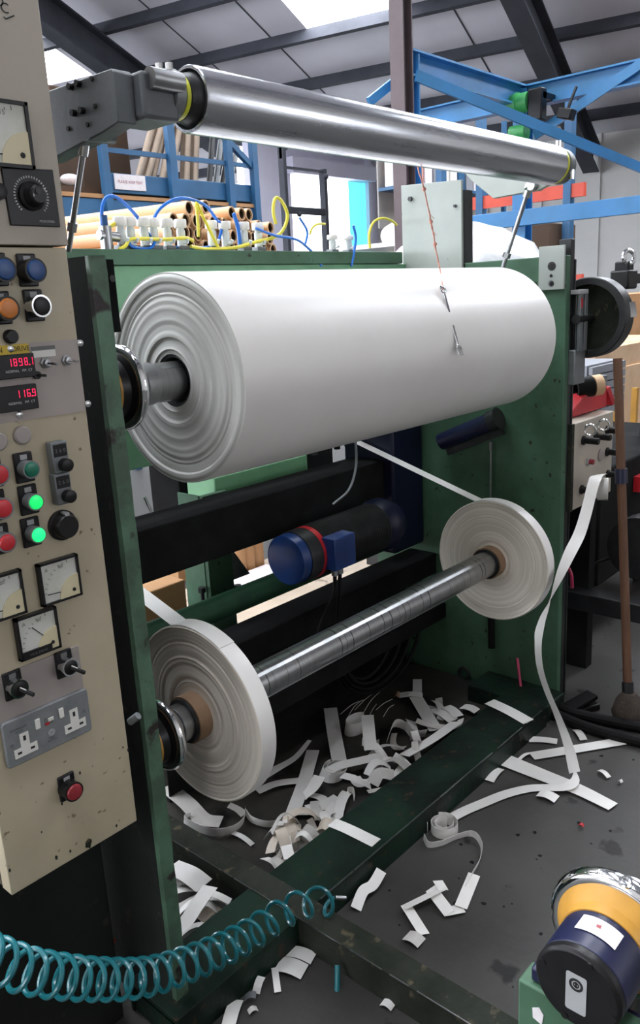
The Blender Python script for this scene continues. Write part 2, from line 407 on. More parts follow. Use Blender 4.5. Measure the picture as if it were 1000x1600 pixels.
wb.prism([(wl, YB, 0), (dl, YB, 0), (dl, YB, zt(dl)), (wl, YB, zt(wl))], (0, 1, 0), .15)
wb.prism([(dl, YB, dt), (dr, YB, dt), (dr, YB, zt(dr)), (dl, YB, zt(dl))], (0, 1, 0), .15)
wb.prism([(dr, YB, 0), (pc.x, YB, 0), (pc.x, YB, zt(pc.x)), (dr, YB, zt(dr))], (0, 1, 0), .15)
struct('wall_back', wb, T['wallglare'], 'pale wall round the open loading doorway, tinted with its glare', 'wall')
struct('window_30', MB().box(dl - .5, dr + .3, YB + .8, YB + .84, 0, dt + .6), T['daylight'], 'bright daylight outside the loading doorway', 'daylight')
df = MB(); df.box(dr - .12, dr, YB - .1, YB, 0, dt + .9); df.box(dl, dl + .1, YB - .06, YB, 0, dt); df.box(dl, dr, YB - .25, YB - .02, dt, dt + .3)
struct('door_1', df, T['wallglare'], 'frame and shutter box of the open loading doorway', 'door')
wall('wall_far', [hall(e0, d1, 0), hall(24, d1, 0), hall(24, d1, roofz(24)), hall(e0, d1, roofz(e0))], Dd, T['wallgrey'], 'grey far end wall of the hall')
wall('wall_left', [hall(e0, d0, 0), hall(e0, d1, 0), hall(e0, d1, roofz(e0)), hall(e0, d0, roofz(e0))], -Ed, T['wallgrey'], 'grey side wall of the hall')
wall('wall_front', [hall(e0, d0, 0), hall(e1, d0, 0), hall(e1, d0, roofz(e1)), hall(e0, d0, roofz(e0))], -Dd, T['wallgrey'], 'grey wall behind the viewer')
# unseen glowing panels added on the walls to light the hall
for i, (o_, r_, n_, w_, z0_, z1_, g_) in enumerate(((hall(1.0, d0 + .02, 0), Ed, Dd, 3.0, 1.6, 3.4, 'fill_glow'), (hall(e0 + .02, 2.5, 0), Dd, Ed, 4.0, .8, 3.8, 'fill_glow_left'),
        (hall(-5, d1 - .02, 0), Ed, -Dd, 13.0, 1.0, 5.2, 'fill_glow_far'), (hall(e0 + .02, 10, 0), Dd, Ed, 8.0, 1.0, 5.2, 'fill_glow_far'))):
    struct('window_%d' % (len(lights) + 1 + i), MB().prism([o_ + UP * z0_, o_ + r_ * w_ + UP * z0_, o_ + r_ * w_ + UP * z1_, o_ + UP * z1_], n_, .02), T[g_], 'unseen glowing panel added to light the hall', 'window')
    fr = MB()
    for q in range(6): fr.bar(o_ + r_ * w_ * q / 5 + n_ * .03 + UP * z0_, o_ + r_ * w_ * q / 5 + n_ * .03 + UP * z1_, .08, .05)
    struct('trim_%d' % (i + 1), fr, T['roofbeam'], 'dark frame on an added glowing panel', 'frame')
# hanging plastic curtain in the right of the doorway
cx0 = at(542, 300, 'y', YB + .1).x
cu = MB()
xx = cx0
while xx < dr - .02:
    cu.box(xx, min(xx + .3, dr), YB + .05 + .02 * (k % 2), YB + .06 + .02 * (k % 2), .02, dt); xx += .27; k += 1
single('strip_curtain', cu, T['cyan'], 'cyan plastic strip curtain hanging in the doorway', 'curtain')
cl = at(629, 160, 'y', 3.2)
mb = MB(); mb.box(cl.x - .045, cl.x + .045, 3.2 - .005, 3.2 + .005, 0, roofz(cl.x + .6) - .4)
for s in (-1, 1): mb.box(cl.x + s * .045 - .005, cl.x + s * .045 + .005, 3.15, 3.25, 0, roofz(cl.x + .6) - .4)
struct('column', mb, T['brown'], 'brown steel column standing behind the roller', 'column')

# ------------------------------------------------------------------ the winding machine
XL0, XL1, XR0, XR1, YF, YK = .765, .795, 2.447, 2.477, 1.15, 1.92
mach = thing('winding_machine', 'green steel winding machine with two side plates, base rails and cross beams', 'machine', (1.6, 1.5, 0))
sf = MB()                                        # left plate, its front edge chipped
zs = [0] + [i * .0301 for i in range(1, 50)] + [1.505]
vs = []
for z in zs:
    j = random.uniform(-.0016, .0016)
    vs.append((z, j))
for (za, ja), (zb, jb) in zip(vs, vs[1:]):
    sf.add([(XL0, YF + ja, za), (XL1, YF + ja, za), (XL1, YF + jb, zb), (XL0, YF + jb, zb)], [(0, 1, 2, 3)])
    for x in (XL0, XL1): sf.add([(x, YF + ja, za), (x, YF + .013, za), (x, YF + .013, zb), (x, YF + jb, zb)], [(0, 1, 2, 3)])
sf.add([(XL0, YF, 1.505), (XL1, YF, 1.505), (XL1, YF + .013, 1.505), (XL0, YF + .013, 1.505)], [(0, 1, 2, 3)])
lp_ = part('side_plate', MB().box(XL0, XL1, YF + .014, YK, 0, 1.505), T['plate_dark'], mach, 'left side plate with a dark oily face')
part('plate_edge', sf, T['green_worn'], lp_, 'chipped green front edge')
rp = MB().box(XR0, XR1, YF, YK, 0, 1.512)
rightplate = part('side_plate', rp, T['green'], mach, 'right green side plate, oily towards the floor', bev=.003)
gs = MB().box(XL1, XL1 + .022, YF + .012, YF + .03, 1.385, 1.5)
gsp = part('guard_strip', gs, T['black'], mach)
part('bolt', MB().cyl((XL1 + .012, YF + .005, 1.47), (XL1 + .012, YF + .015, 1.47), .006, n=6), T['darksteel'], gsp)
# channel column along the front edge of the right plate
gc = MB().box(XR1, XR1 + .025, YF + .0, YF + .04, 0, 1.56); gc.box(XR1 + .025, XR1 + .032, YF - .004, YF + .06, .02, 1.50)
part('edge_column', gc, T['darksteel'], mach, 'dark grey upright along the right side plate', bev=.002)
# back cross beam, stepped
part('cross_beam', MB().box(XL1, XR0, 1.74, 1.80, 1.02, 1.525), T['green_top'], mach, 'light green back cross beam', bev=.003)  # hidden lower part extended down to block light from behind
ztop = at(350, 392, 'y', 1.76).z
part('valve_ledge', MB().box(XL1, at(620, 396, 'y', 1.76).x, 1.735, 1.80, 1.526, ztop), T['green'], mach, bev=.002)
# grey upright plate and its foot on the right plate
up = MB(); ya = at(630, 300, 'x', XR0).y; yb = at(724, 300, 'x', XR0).y; za = at(632, 290, 'x', XR0).z; zb = at(725, 281, 'x', XR0).z
up.prism([(XR0 - .012, ya, 1.42), (XR0 - .012, yb, 1.42), (XR0 - .012, yb, zb), (XR0 - .012, ya, za)], (1, 0, 0), .012)
mp = part('mounting_plate', up, T['mountplate'], mach, 'tall pale grey mounting plate', bev=.0015)
part('plate_flange', MB().box(XR0, XR0 + .05, yb - .004, yb + .008, 1.40, zb - .03), T['darksteel'], mp)
for px, py in ((642, 311), (712, 322)):
    p = at(px, py, 'x', XR0 - .012)
    part('bolt', MB().cyl(p + V((.004, 0, 0)), p - V((.009, 0, 0)), .008 if px < 700 else .005, n=6), T['darksteel'], mp)
# small grey plate with two holes at the front of the right plate
y0 = at(842, 420, 'x', XR0 - .008).y; y1 = at(882, 420, 'x', XR0 - .008).y; z1 = at(842, 386, 'x', XR0 - .008).z; z0 = at(842, 454, 'x', XR0 - .008).z
kp = part('keyhole_plate', MB().box(XR0 - .010, XR0 - .001, y1, y0, z0, z1), T['mountplate'], mach, 'small pale plate with round holes', bev=.001)
for px, py, r, m_ in ((862, 416, .0135, 'darksteel'), (861, 431, .005, 'blackplastic'), (861, 443, .010, 'steelgrey')):
    p = at(px, py, 'x', XR0 - .0105)
    h_ = part('hole', MB().lathe(p, (-1, 0, 0), [(-.001, 0), (-.001, r), (.0003, r), (.0003, 0)], 24), T[m_], kp)
    part('hole_shade', MB().lathe(p + V((-.0004, -.002, -.001)), (-1, 0, 0), [(0, 0), (0, r * .72), (.0002, r * .72), (.0002, 0)], 24), T['blackplastic'], h_)
# base: a channel across the front and a rail from the left plate towards the viewer
ch = MB(); ch.box(XL1 - .06, 2.30, 1.113, 1.272, .066, .075)
ch.box(XL1 - .06, 2.30, 1.113, 1.121, 0, .066); ch.box(XL1 - .06, 2.30, 1.264, 1.272, 0, .066)
part('base_channel', ch, T['green_dark'], mach, 'dark green base channel lying across the front', bev=.0015)
wm_ = MB(); x_ = 1.16; rw_ = random.Random(9)
while x_ < 2.25:
    l_ = rw_.uniform(.05, .2); wm_.box(x_, min(x_ + l_, 2.28), 1.1122, 1.1155, .0735, .0757); x_ += l_ + rw_.choice((.0, .004, .03))
cb_ = [c_ for c_ in mach.children if c_.name.startswith('base_channel')][0]
part('worn_edge', wm_, T['steel'], cb_, 'bare steel along the worn front edge', smooth=False)
en = MB().box(2.30, XR0, 1.12, 1.42, 0, .062)
part('foot_block', en, T['green_dark'], mach, bev=.004)
ra = MB(); ra.box(1.082, 1.147, .35, 1.86, .068, .0765); ra.box(1.082, 1.090, .35, 1.86, 0, .068); ra.box(1.139, 1.147, .35, 1.86, 0, .068)
rl_ = part('base_rail', ra, T['rail'], mach, 'worn dark floor rail running towards the viewer', bev=.0015)
wm_ = MB(); y_ = .4
while y_ < 1.35:
    l_ = rw_.uniform(.04, .16); wm_.box(1.0812, 1.0832, y_, min(y_ + l_, 1.36), .0755, .0772); y_ += l_ + rw_.choice((.0, .005, .02))
part('worn_edge', wm_, T['steel'], rl_, 'bare steel along the worn edge', smooth=False)
part('toe_bar', MB().box(XL1 - .055, 1.081, 1.14, 1.262, .0, .05), T['green_dark'], mach)
# dark cross members inside
p = at(244, 805, 'y', 1.72); q = at(226, 904, 'y', 1.72)
part('box_beam', MB().box(XL1, XR0, 1.72, 1.86, q.z - .015, p.z - .03), T['black'], mach, 'dark oily box beam under the big roll', bev=.004)
part('cross_rail', MB().box(XL1, 1.30, 1.90, 1.91, .925, .945), T['steelgrey'], mach, 'thin grey cross rail')
zs_ = at(430, 985, 'y', 1.79).z
part('rear_blackout', MB().box(1.25, XR0, 1.79, 1.795, .002, zs_), T['black'], mach, 'black skirt plate low at the back')  # black plate added so the lit floor behind stays hidden
a = at(230, 990, 'y', 1.62); b = at(490, 897, 'y', 1.62)
part('tie_tube', MB().cyl((XL1, 1.74, .562), (XR0, 1.74, .562), .037), T['green_tube'], mach, 'dark green round tie tube')
part('lower_beam', MB().box(1.2, XR0, 1.64, 1.76, .40, .48), T['black'], mach, bev=.004)
part('lower_bar', MB().box(1.2, XR0, 1.60, 1.66, .23, .29), T['black'], mach, bev=.004)
gp = at(340, 900, 'y', 1.9)
post = MB(); post.box(gp.x - .05, gp.x + .05, 1.88, 1.9, 0, .86); post.box(gp.x - .05, gp.x - .042, 1.9, 2.0, 0, .86)
pp = part('post', post, T['green'], mach, 'green upright post behind the tie tube', bev=.002)
part('gusset', MB().prism([(gp.x + .05, 1.89, .56), (gp.x + .05, 1.89, .68), (gp.x + .13, 1.89, .56)], (0, 1, 0), .01), T['steelgrey'], pp)
for px, py in ((316, 925), (372, 921)):
    s = at(px, py, 'y', 1.9); part('adjuster_screw', MB().cyl(s - V((0, 0, .05)), s, .006).cyl(s, s + V((0, 0, .016)), .013, n=6), T['darksteel'], mach)
# casing at the back, paled for the daylight on it, and dark verticals to the right of it
a = at(335, 756, 'y', 1.96); b = at(480, 714, 'y', 1.96)
part('rear_casing', MB().box(a.x, b.x, 1.96, 2.1, a.z - .08, b.z + .01), T['green_lit'], mach, 'light green casing seen under the big roll', bev=.004)
part('rear_light_block', MB().box(XL1, XR0, 2.12, 2.3, .95, 1.5).box(1.66, XR0, 2.13, 2.29, .6, .96), T['black'], mach, bev=.004)  # mostly hidden box added to block light from behind
for i, px in enumerate((492, 510, 528, 546)):
    s = at(px, 730, 'y', 1.95); part('guide_rod', MB().cyl((s.x, 1.95, .88), (s.x, 1.95, 1.2), .012 + .004 * (i % 2)), T['darksteel'], mach)
for x in (2.33, 2.38): part('guide_rod', MB().cyl((x, 1.8, .74), (x, 1.8, 1.3), .009), T['steel'], mach, 'bright guide rod')
# dark blue gearcase standing at the far right inside
gx = MB(); gx.box(2.245, 2.43, 1.68, 1.9, .52, 1.06)
part('gearcase', gx, T['navydark'], mach, 'navy blue gearcase behind the motor', bev=.01)
# slitting roller behind the big roll, where both trims start
sr = part('slitting_roller', MB().cyl((XL1, 1.87, 1.047), (XR0, 1.87, 1.047), .020), T['black'], mach)
# black cylinder with its clamp on the inside of the right plate
bl = at(690, 690, 'x', 2.40); br = at(775, 655, 'x', 2.40)
cyl_ = part('air_cylinder', MB().cyl(bl, br, .03), T['navy'], mach, 'dark air cylinder under the right end of the big roll')
part('cylinder_cap', MB().cyl(br - (br - bl).normalized() * .02, br + (br - bl).normalized() * .012, .037), T['darksteel'], cyl_)
part('clamp_arm', MB().bar(at(700, 705, 'x', 2.42), at(785, 672, 'x', 2.42), .02, .03), T['darksteel'], cyl_)
h0 = at(767, 690, 'x', 2.435); h1 = at(766, 800, 'x', 2.435)
hr = part('hanger_rod', MB().cyl(h0, h1, .0035, n=8), T['steel'], mach)
part('rod_nut', MB().cyl(h0, h0 + (h1 - h0).normalized() * .03, .008, n=6), T['steel'], hr)
part('drain_pipe', MB().cyl(at(767, 960, 'x', 2.43), at(768, 1012, 'x', 2.43), .012), T['rubber'], mach)
lug = at(725, 1052, 'x', 2.44)
part('lifting_lug', MB().torus(lug, (1, 0, 0), .022, .006, 20, 8), T['darksteel'], mach)
lv = at(808, 1028, 'x', 2.43)
lvp = part('valve_lever', MB().bar(lv, lv + V((-.03, -.03, -.09)), .008, .012), T['magenta'], mach, 'pink valve lever')
# bracket with chromed pin left of the box beam
br0 = at(228, 790, 'y', 1.55)
bk = part('roller_bracket', MB().box(XL1, XL1 + .06, 1.5, 1.58, br0.z - .05, br0.z + .03).cyl((XL1 + .06, 1.54, br0.z - .03), (XL1 + .1, 1.54, br0.z - .03), .025), T['darksteel'], mach)
part('pin', MB().cyl(at(226, 778, 'y', 1.52), at(236, 800, 'y', 1.52), .004), T['chrome'], bk)
# hydraulic hose loop from the beam
hl = [at(556, 690, 'y', 1.6), at(556, 730, 'y', 1.6), at(545, 765, 'y', 1.6), at(520, 788, 'y', 1.62)]
part('thin_hose', MB().tube(spline(hl), .004), T['steelgrey'], mach)

# ------------------------------------------------------------------ safety chucks with handwheels
def chuck(loc, label, parts):
    x, y, z = loc
    t = thing('safety_chuck', label, 'chuck', loc)
    o = lambda dx: V((x + dx, y, z))
    X = (1, 0, 0)
    hb = -.096 if parts == 'front' else -.070
    b = part('housing', MB().lathe(o(hb), X, [(0, 0), (0, .0525), (-.035 - hb, .0535), (-.035 - hb, 0)], 48), T['navy'], t, 'dark blue chuck housing', bev=.002)
    c = part('end_cap', MB().lathe(o(hb - .013), X, [(0, 0), (0, .0485), (.004, .0525), (.013, .0525), (.013, 0)], 48), T['blackplastic'], t, bev=.001)
    if parts == 'front': part('hub_flange', MB().lathe(o(-.036), X, [(0, 0), (0, .055), (.014, .057), (.018, .062), (.03, .074), (.034, .074), (.034, 0)], 56), T['yellow'], t, 'yellow hub flange')
    else:
        part('hub_flange', MB().lathe(o(-.036), X, [(0, 0), (0, .054), (.024, .056), (.028, .064), (.032, .068), (.032, 0)], 56), T['blackplastic'], t, 'black hub flange')
        part('coloured_ring', MB().pipe(o(-.035), o(-.030), .0565, .054, 56), T['yellow'], t, 'yellow ring')
    wr = .073 if parts == 'front' else .068
    w = MB().torus(o(.004), X, wr, .0125 if parts == 'front' else .0105, 72, 18); w.lathe(o(.0), X, [(0, 0), (0, .066), (.01, .066), (.014, .04), (.03, .036), (.03, 0)], 48)
    w = part('handwheel', w, T['chrome'], t, 'chromed handwheel')
    part('collar', MB().lathe(o(.028), X, [(0, 0), (0, .034), (.012, .034), (.012, .040), (.04, .040), (.04, 0)], 40), T['steel'], t, bev=.0015)
    for a in (.35, 1.9, 3.4, 5.0):
        u = V((0, math.cos(a), math.sin(a)))
        part('screw', MB().cyl(o(hb - .0125) + u * .045, o(hb - .0145) + u * .045, .0042, n=10), T['blackplastic'], c)
    if parts == 'front':
        up = V((-.02, -.0, 1))
        # grey maker's plate on the cap with a round swirl mark
        n = V((-1, 0, 0)); rt = V((0, -1, 0))
        q = o(hb - .0132)
        pl = MB(); w2, h2, rr = .0125, .026, .003
        pts = []
        for cx_, cz_, a0 in ((w2 - rr, h2 - rr, 0), (-w2 + rr, h2 - rr, 1), (-w2 + rr, -h2 + rr, 2), (w2 - rr, -h2 + rr, 3)):
            for k_ in range(5):
                a = (a0 + k_ / 4) * PI / 2; pts.append(q + rt * (cx_ + rr * math.cos(a)) + UP * (cz_ + rr * math.sin(a) - .004))
        mp_ = part('maker_plate', pl.prism(pts, n, .0006), T['labelgrey'], c, 'grey plate with a round black mark')
        mk = MB().pipe(q + UP * .008 + n * .0004, q + UP * .008 + n * .001, .0085, .0055)
        mk.pipe(q + UP * .008 + n * .0004, q + UP * .008 + n * .001, .0038, .0022)
        mk.box(q.x - .001, q.x - .0005, y - .0012, y + .0012, z + .004 , z + .012)
        part('round_mark', mk, T['ink'], c)
        # stained white sticker wrapped over the housing
        st = MB().lathe(o(-.072), X, [(0, .0537), (0, .0543), (.027, .0543), (.027, .0537)], 20, closed=True, a0=0, a1=1)
        st = MB()
        A0, A1 = math.radians(58), math.radians(112); N = 18
        for t0 in range(N):
            a, b_ = A0 + (A1 - A0) * t0 / N, A0 + (A1 - A0) * (t0 + 1) / N
            j = [random.uniform(-.0008, .0008) for _ in range(2)]
            g = lambda dx, a_, r_: o(dx) + V((0, -math.cos(a_) * r_, math.sin(a_) * r_))
            st.add([g(-.073, a, .0541), g(-.073, b_, .0541), g(-.046, b_, .0541), g(-.046, a, .0541)], [(0, 1, 2, 3)])
        sk = part('sticker', st, T['label'], b, 'stained white sticker')
        am = math.radians(86)
        part('ink_stain', MB().add([g(-.061, am - .05, .0544), g(-.061, am + .05, .0544), g(-.056, am + .07, .0544), g(-.055, am - .03, .0544)], [(0, 1, 2, 3)]), T['reddark'], b)
        part('wheel_bolt', MB().lathe(o(-.003) + V((0, -.012, .0835)), (-.35, 0, 1), [(0, .0085), (.002, .0085), (.0025, .006), (-.004, .005)], 20), T['chrome'], w)
    return t
chuck((.876, 1.272, 1.283), 'chromed handwheel chuck holding the shaft of the big white roll', '')
chuck((.870, 1.263, .584), 'lower handwheel chuck carrying the shaft of the front paper reel', '')
fc = chuck((.855, .318, .636), 'large chromed handwheel with yellow flange and blue body in the front corner', 'front')
fs = thing('chuck_stand', 'green pedestal under the blue handwheel chuck in the front corner', 'stand', (.80, .33, 0))
part('upright_plate', MB().box(.762, .80, .26, .40, 0, .59), T['green'], fs, bev=.003)
part('saddle', MB().box(.768, .81, .262, .395, .575, .586).box(.768, .815, .372, .386, .592, .612), T['navy'], fs, bev=.003)
sp_ = at(840, 1585, 'x', .7615)
part('paint_chip', MB().prism([sp_ + V((0, -.006, -.012)), sp_ + V((0, .006, -.008)), sp_ + V((0, .007, .006)), sp_ + V((0, -.002, .012)), sp_ + V((0, -.008, .004))], (-1, 0, 0), .0006), T['label'], fs)
part('cross_bar', MB().box(.80, 1.0, .30, .36, 0, .58), T['green_dark'], fs, bev=.003)

# ------------------------------------------------------------------ shafts, roll and reels
def shaft(loc, x0, x1, r, label):
    t = thing('winding_shaft', label, 'shaft', loc)
    y, z = loc[1], loc[2]
    part('shaft_bar', MB().lathe((x0, y, z), (1, 0, 0), [(0, 0), (0, r - .002), (.002, r), (x1 - x0 - .002, r), (x1 - x0, r - .002), (x1 - x0, 0)], 56), T['shaft'], t)
    for s in range(3):
        a = .9 + s * 2.1
        u = V((0, -math.cos(a), math.sin(a)))
        part('key_strip', MB().obox(V(((x0 + x1) / 2, y, z)) + u * (r - .001), ((1, 0, 0), u, V((1, 0, 0)).cross(u)), ((x1 - x0) / 2 - .03, .0016, .004)), T['steel'], t)
    return t
shaft((1.6, 1.269, 1.283), .925, 2.40, .037, 'steel shaft through the core of the big white roll')
shaft((1.6, 1.263, .584), .918, 2.42, .040, 'scored steel shaft between the two paper reels')

def wound(name, label, cat, xa, xb, y, z, Rr, rc, relief, seed, paper, side):
    rnd = random.Random(seed)
    t = thing(name, label, cat, (xa, y, z))
    n = 46; prof = []
    off = 0
    for i in range(n + 1):
        r = rc + (Rr - rc) * i / n
        if i in (0, n): dx = 0
        else:
            off += rnd.uniform(-1, 1) * relief; off *= .75
            if rnd.random() < .18: off += rnd.choice((-1, 1)) * relief * 2
            dx = max(min(off, relief * 3), -relief * 3)
        prof.append((dx, r))
    face = MB().lathe((xa, y, z), (1, 0, 0), prof, 96)
    back = MB().lathe((xb, y, z), (1, 0, 0), [(0, rc), (0, Rr)], 96)
    part('wound_edge', face, T[side], t, 'layered paper edge', smooth=True)
    part('wound_edge', back, T[side], t)
    part('paper_face', MB().lathe((xa, y, z), (1, 0, 0), [(0, Rr), (.003, Rr + .0006), (xb - xa - .003, Rr + .0006), (xb - xa, Rr)], 160), T[paper], t)
    return t
br_ = wound('parent_roll', 'big wide white paper roll hanging across the machine', 'paper roll', 1.0, 2.215, 1.269, 1.283, .201, .0505, .0013, 3, 'paper', 'rollside')
part('core', MB().pipe((1.004, 1.269, 1.283), (2.21, 1.269, 1.283), .0505, .0445, 48), T['steelgrey'], br_)
for lab, xa, sd in (('narrow white paper reel at the front left, under the big roll', .972, 11), ('narrow white paper reel against the right side plate', 2.196, 23)):
    t = wound('paper_reel', lab, 'paper reel', xa, xa + .040, 1.263, .584, .196, .0515, .0008, sd, 'paper', 'reelside')
    part('core', MB().pipe((xa - .032, 1.263, .584), (xa + .05, 1.263, .584), .0515, .0425, 48), T['core'], t, 'brown cardboard core')
    part('core_clamp', MB().pipe((xa - .038, 1.263, .584), (xa - .030, 1.263, .584), .0475, .0405, 48), T['darksteel'], t)
for xa, lab in ((.972, 'white paper strip running down onto the front left reel'), (2.196, 'white paper strip running down onto the right reel')):
    xm = xa + .020; c_ = V((xm, 1.263, .584)); path = []
    for i in range(13):
        a = math.radians(70 - 5 + 42 - i * 3.5 - 0)
        a = math.radians(62 + i * 3.76)
        path.append(c_ + V((0, -math.cos(a), math.sin(a))) * .1978)
    d_ = V((0, .955, .297))
    path += [path[-1] + d_ * s for s in (.1, .2, .3, .4, .5, .6, .69)]
    e_ = path[-1]
    path += [e_ + V((0, .018, .016)), e_ + V((0, .022, .03)), e_ + V((0, .022, .14))]
    single('paper_web', MB().ribbon(path, .040, (1, 0, 0), .0005), T['paper'], lab, 'paper strip', 'trims wound onto the reels')

# ------------------------------------------------------------------ top guide roller
RY, RZc, RR = 1.095, 1.741, .0507
gr = thing('guide_roller', 'long polished steel guide roller above the big roll with its arms', 'roller', (1.58, RY, RZc))
X1 = V((1, 0, 0))
sh = part('roller_shell', MB().lathe((.945, RY, RZc), (1, 0, 0), [(.006, RR - .008), (0, RR - .006), (0, RR - .002), (.003, RR), (1.272, RR), (1.275, RR - .003), (1.275, RR - .02), (1.26, RR - .02)], 96), T['polished'], gr, 'polished steel roller')
part('end_disc', MB().lathe((.925, RY, RZc), (1, 0, 0), [(0, 0), (0, .030), (.002, .034), (.008, .036), (.022, .040), (.03, RR - .007), (.03, 0)], 56), T['darksteel'], gr)
part('coloured_ring', MB().pipe((.917, RY, RZc), (.9245, RY, RZc), .0345, .028, 48), T['yellowring'], gr, 'yellow ring')
jb = part('bearing_block', MB().lathe((.895, RY, RZc), (1, 0, 0), [(0, 0), (0, .037), (.016, .039), (.022, .033), (.022, 0)], 40), T['steelgrey'], gr, 'grey bearing block')
for dy, dz in ((.012, .034), (-.012, .03), (.03, .018)):
    part('cap_screw', MB().cyl((.903, RY + dy, RZc + dz - .01), (.903, RY + dy, RZc + dz + .014), .006, n=10), T['chrome'], jb)
# left arm: thick block bolted outside the left plate, then a thinner lever to the axle
tl = at(75, 141, 'x', .80); tr = at(177, 105, 'x', .80); blw = at(90, 235, 'x', .80); brw = at(170, 200, 'x', .80)
AX0 = .80
am = part('arm_block', MB().prism([(AX0, 1.30, tl.z), (AX0, tr.y + .006, tr.z), (AX0, tr.y, tr.z - .006), (AX0, tr.y + .002, brw.z + .004), (AX0, brw.y + .02, brw.z - .004), (AX0, 1.30, blw.z - .012)], (1, 0, 0), .034), T['armgrey'], gr, 'grey cast arm block', bev=.002)
for px, py in ((113, 136), (125, 131), (144, 123), (118, 177), (131, 173), (149, 166), (107, 201), (137, 195)):
    p = at(px, py, 'x', AX0)
    part('bolt', MB().cyl(p + V((.01, 0, 0)), p - V((.008 if px in (113, 125, 118, 131) else .002, 0, 0)), .0052 if px in (113, 125, 118, 131) else .004, n=8), T['blackplastic'], am)
part('axle_housing', MB().box(.834, .903, 1.066, 1.15, 1.697, 1.763), T['armgrey'], gr, bev=.006)
part('lever_pin', MB().cyl((.846, 1.063, 1.752), (.905, 1.063, 1.752), .0155), T['steel'], gr)
def rod(a, b, r, lab):
    d = (b - a).normalized()
    o = part('strut', MB().cyl(a, b, r, n=12), T['steel'], gr, lab)
    part('rod_end', MB().cyl(a - d * .004, a + d * .03, r * 1.7, n=12).sphere(a, r * 2.3, 8), T['chrome'], o)
    part('rod_nut', MB().cyl(b - d * .05, b - d * .035, r * 1.8, n=6), T['steel'], o)
rod(at(134, 212, 'x', AX0 + .015), at(107, 392, 'x', AX0 + .015), .005, 'steel strut under the left arm')
part('strut_lug', MB().cyl(at(134, 208, 'x', AX0 + .0), at(134, 208, 'x', AX0 + .0) + V((.05, 0, 0)), .012), T['steelgrey'], gr)
rod(at(827, 292, 'x', 2.40), at(785, 420, 'x', 2.40), .007, 'steel strut under the right arm')
part('strut_lug', MB().cyl(at(829, 290, 'x', 2.385), at(829, 290, 'x', 2.385) + V((.06, 0, 0)), .013), T['steel'], gr)
# right arm plate running back from the roller end
P_ = [at(770, 310, 'x', 2.41), at(842, 297, 'x', 2.41), at(884, 272, 'x', 2.41), at(884, 240, 'x', 2.41), at(700, 215, 'x', 2.41), at(720, 262, 'x', 2.41), at(735, 281, 'x', 2.41)]
part('arm_plate', MB().prism(P_, (1, 0, 0), .02), T['mountplate'], gr, 'pale grey arm plate', bev=.002)
part('end_bearing', MB().lathe((2.22, RY, RZc), (1, 0, 0), [(0, 0), (0, .034), (.03, .034), (.03, .046), (.06, .046), (.06, .022), (.09, .022), (.09, 0)], 40), T['steelgrey'], gr, bev=.002)
part('coloured_ring', MB().pipe((2.222, RY, RZc), (2.232, RY, RZc), .049, .03, 48), T['yellowring'], gr, 'yellow ring')
for dy, dz in ((.0, .052), (.022, .045), (-.04, -.028)):
    part('cap_screw', MB().cyl((2.262, RY + dy, RZc + dz - .01), (2.262, RY + dy, RZc + dz + .014), .008, n=10), T['chrome'], gr)

# spanner hanging from the roller on orange twine
rc_ = V((0, 1.269, 1.283)); RRl = .2125
def on_roll(px, py, rr=RRl):
    r = ray(px, py); o = CAM
    a = r.y ** 2 + r.z ** 2; b = 2 * ((o.y - 1.269) * r.y + (o.z - 1.283) * r.z); c = (o.y - 1.269) ** 2 + (o.z - 1.283) ** 2 - rr ** 2
    D_ = b * b - 4 * a * c
    if D_ < 0: return None
    return o + r * ((-b - math.sqrt(D_)) / (2 * a))
s0 = on_roll(692, 452); s1 = on_roll(717, 545)
top = on_roll(688, 424, .203) or at(688, 424, 'y', 1.25)
pts = [at(652, 255, 'y', 1.148), at(653, 263, 'y', 1.13), at(660, 285, 'y', 1.11), at(668, 320, 'y', 1.13), at(676, 360, 'y', 1.15), at(683, 400, 'y', 1.18), top, s0]
tw = MB().tube(spline(pts, 6), .0016, 6); ps2 = spline(pts, 6)
tw.tube([p + V((.002 * math.sin(i * 1.3), .0, .002 * math.cos(i))) for i, p in enumerate(ps2)], .0013, 6)
for k_ in (14, 22, 27): tw.sphere(ps2[k_], .005, 6)
for k_ in range(9):
    q_ = ps2[20 + k_ * 2 % 14]; tw.tube([q_, q_ + V((random.uniform(-.012, .008), random.uniform(-.01, .0), -.008 - random.uniform(0, .012)))], .0008, 5)
single('twine', tw, T['string'], 'frayed orange twine tied round the guide roller', 'string')
spn = thing('spanner', 'steel spanner hanging on twine in front of the white roll', 'spanner', tuple((s0 + s1) / 2))
dd = (s1 - s0).normalized(); nn = ((s0 + s1) / 2 - V(((s0.x + s1.x) / 2, 1.269, 1.283))).normalized(); ss = dd.cross(nn).normalized()
part('handle', MB().obox((s0 + s1) / 2, (dd, ss, nn), ((s1 - s0).length / 2 - .008, .0036, .002)), T['chrome'], spn, bev=.001)
part('ring_end', MB().torus(s0 - dd * .0, nn, .0075, .0032, 24, 8), T['chrome'], spn)
jw = MB()
for s in (-1, 1): jw.obox(s1 + dd * .006 + ss * s * .0065, (dd, ss, nn), (.010, .003, .0026))
jw.obox(s1 - dd * .004, (dd, ss, nn), (.005, .008, .0026))
part('open_jaw', jw, T['chrome'], spn, bev=.0008)

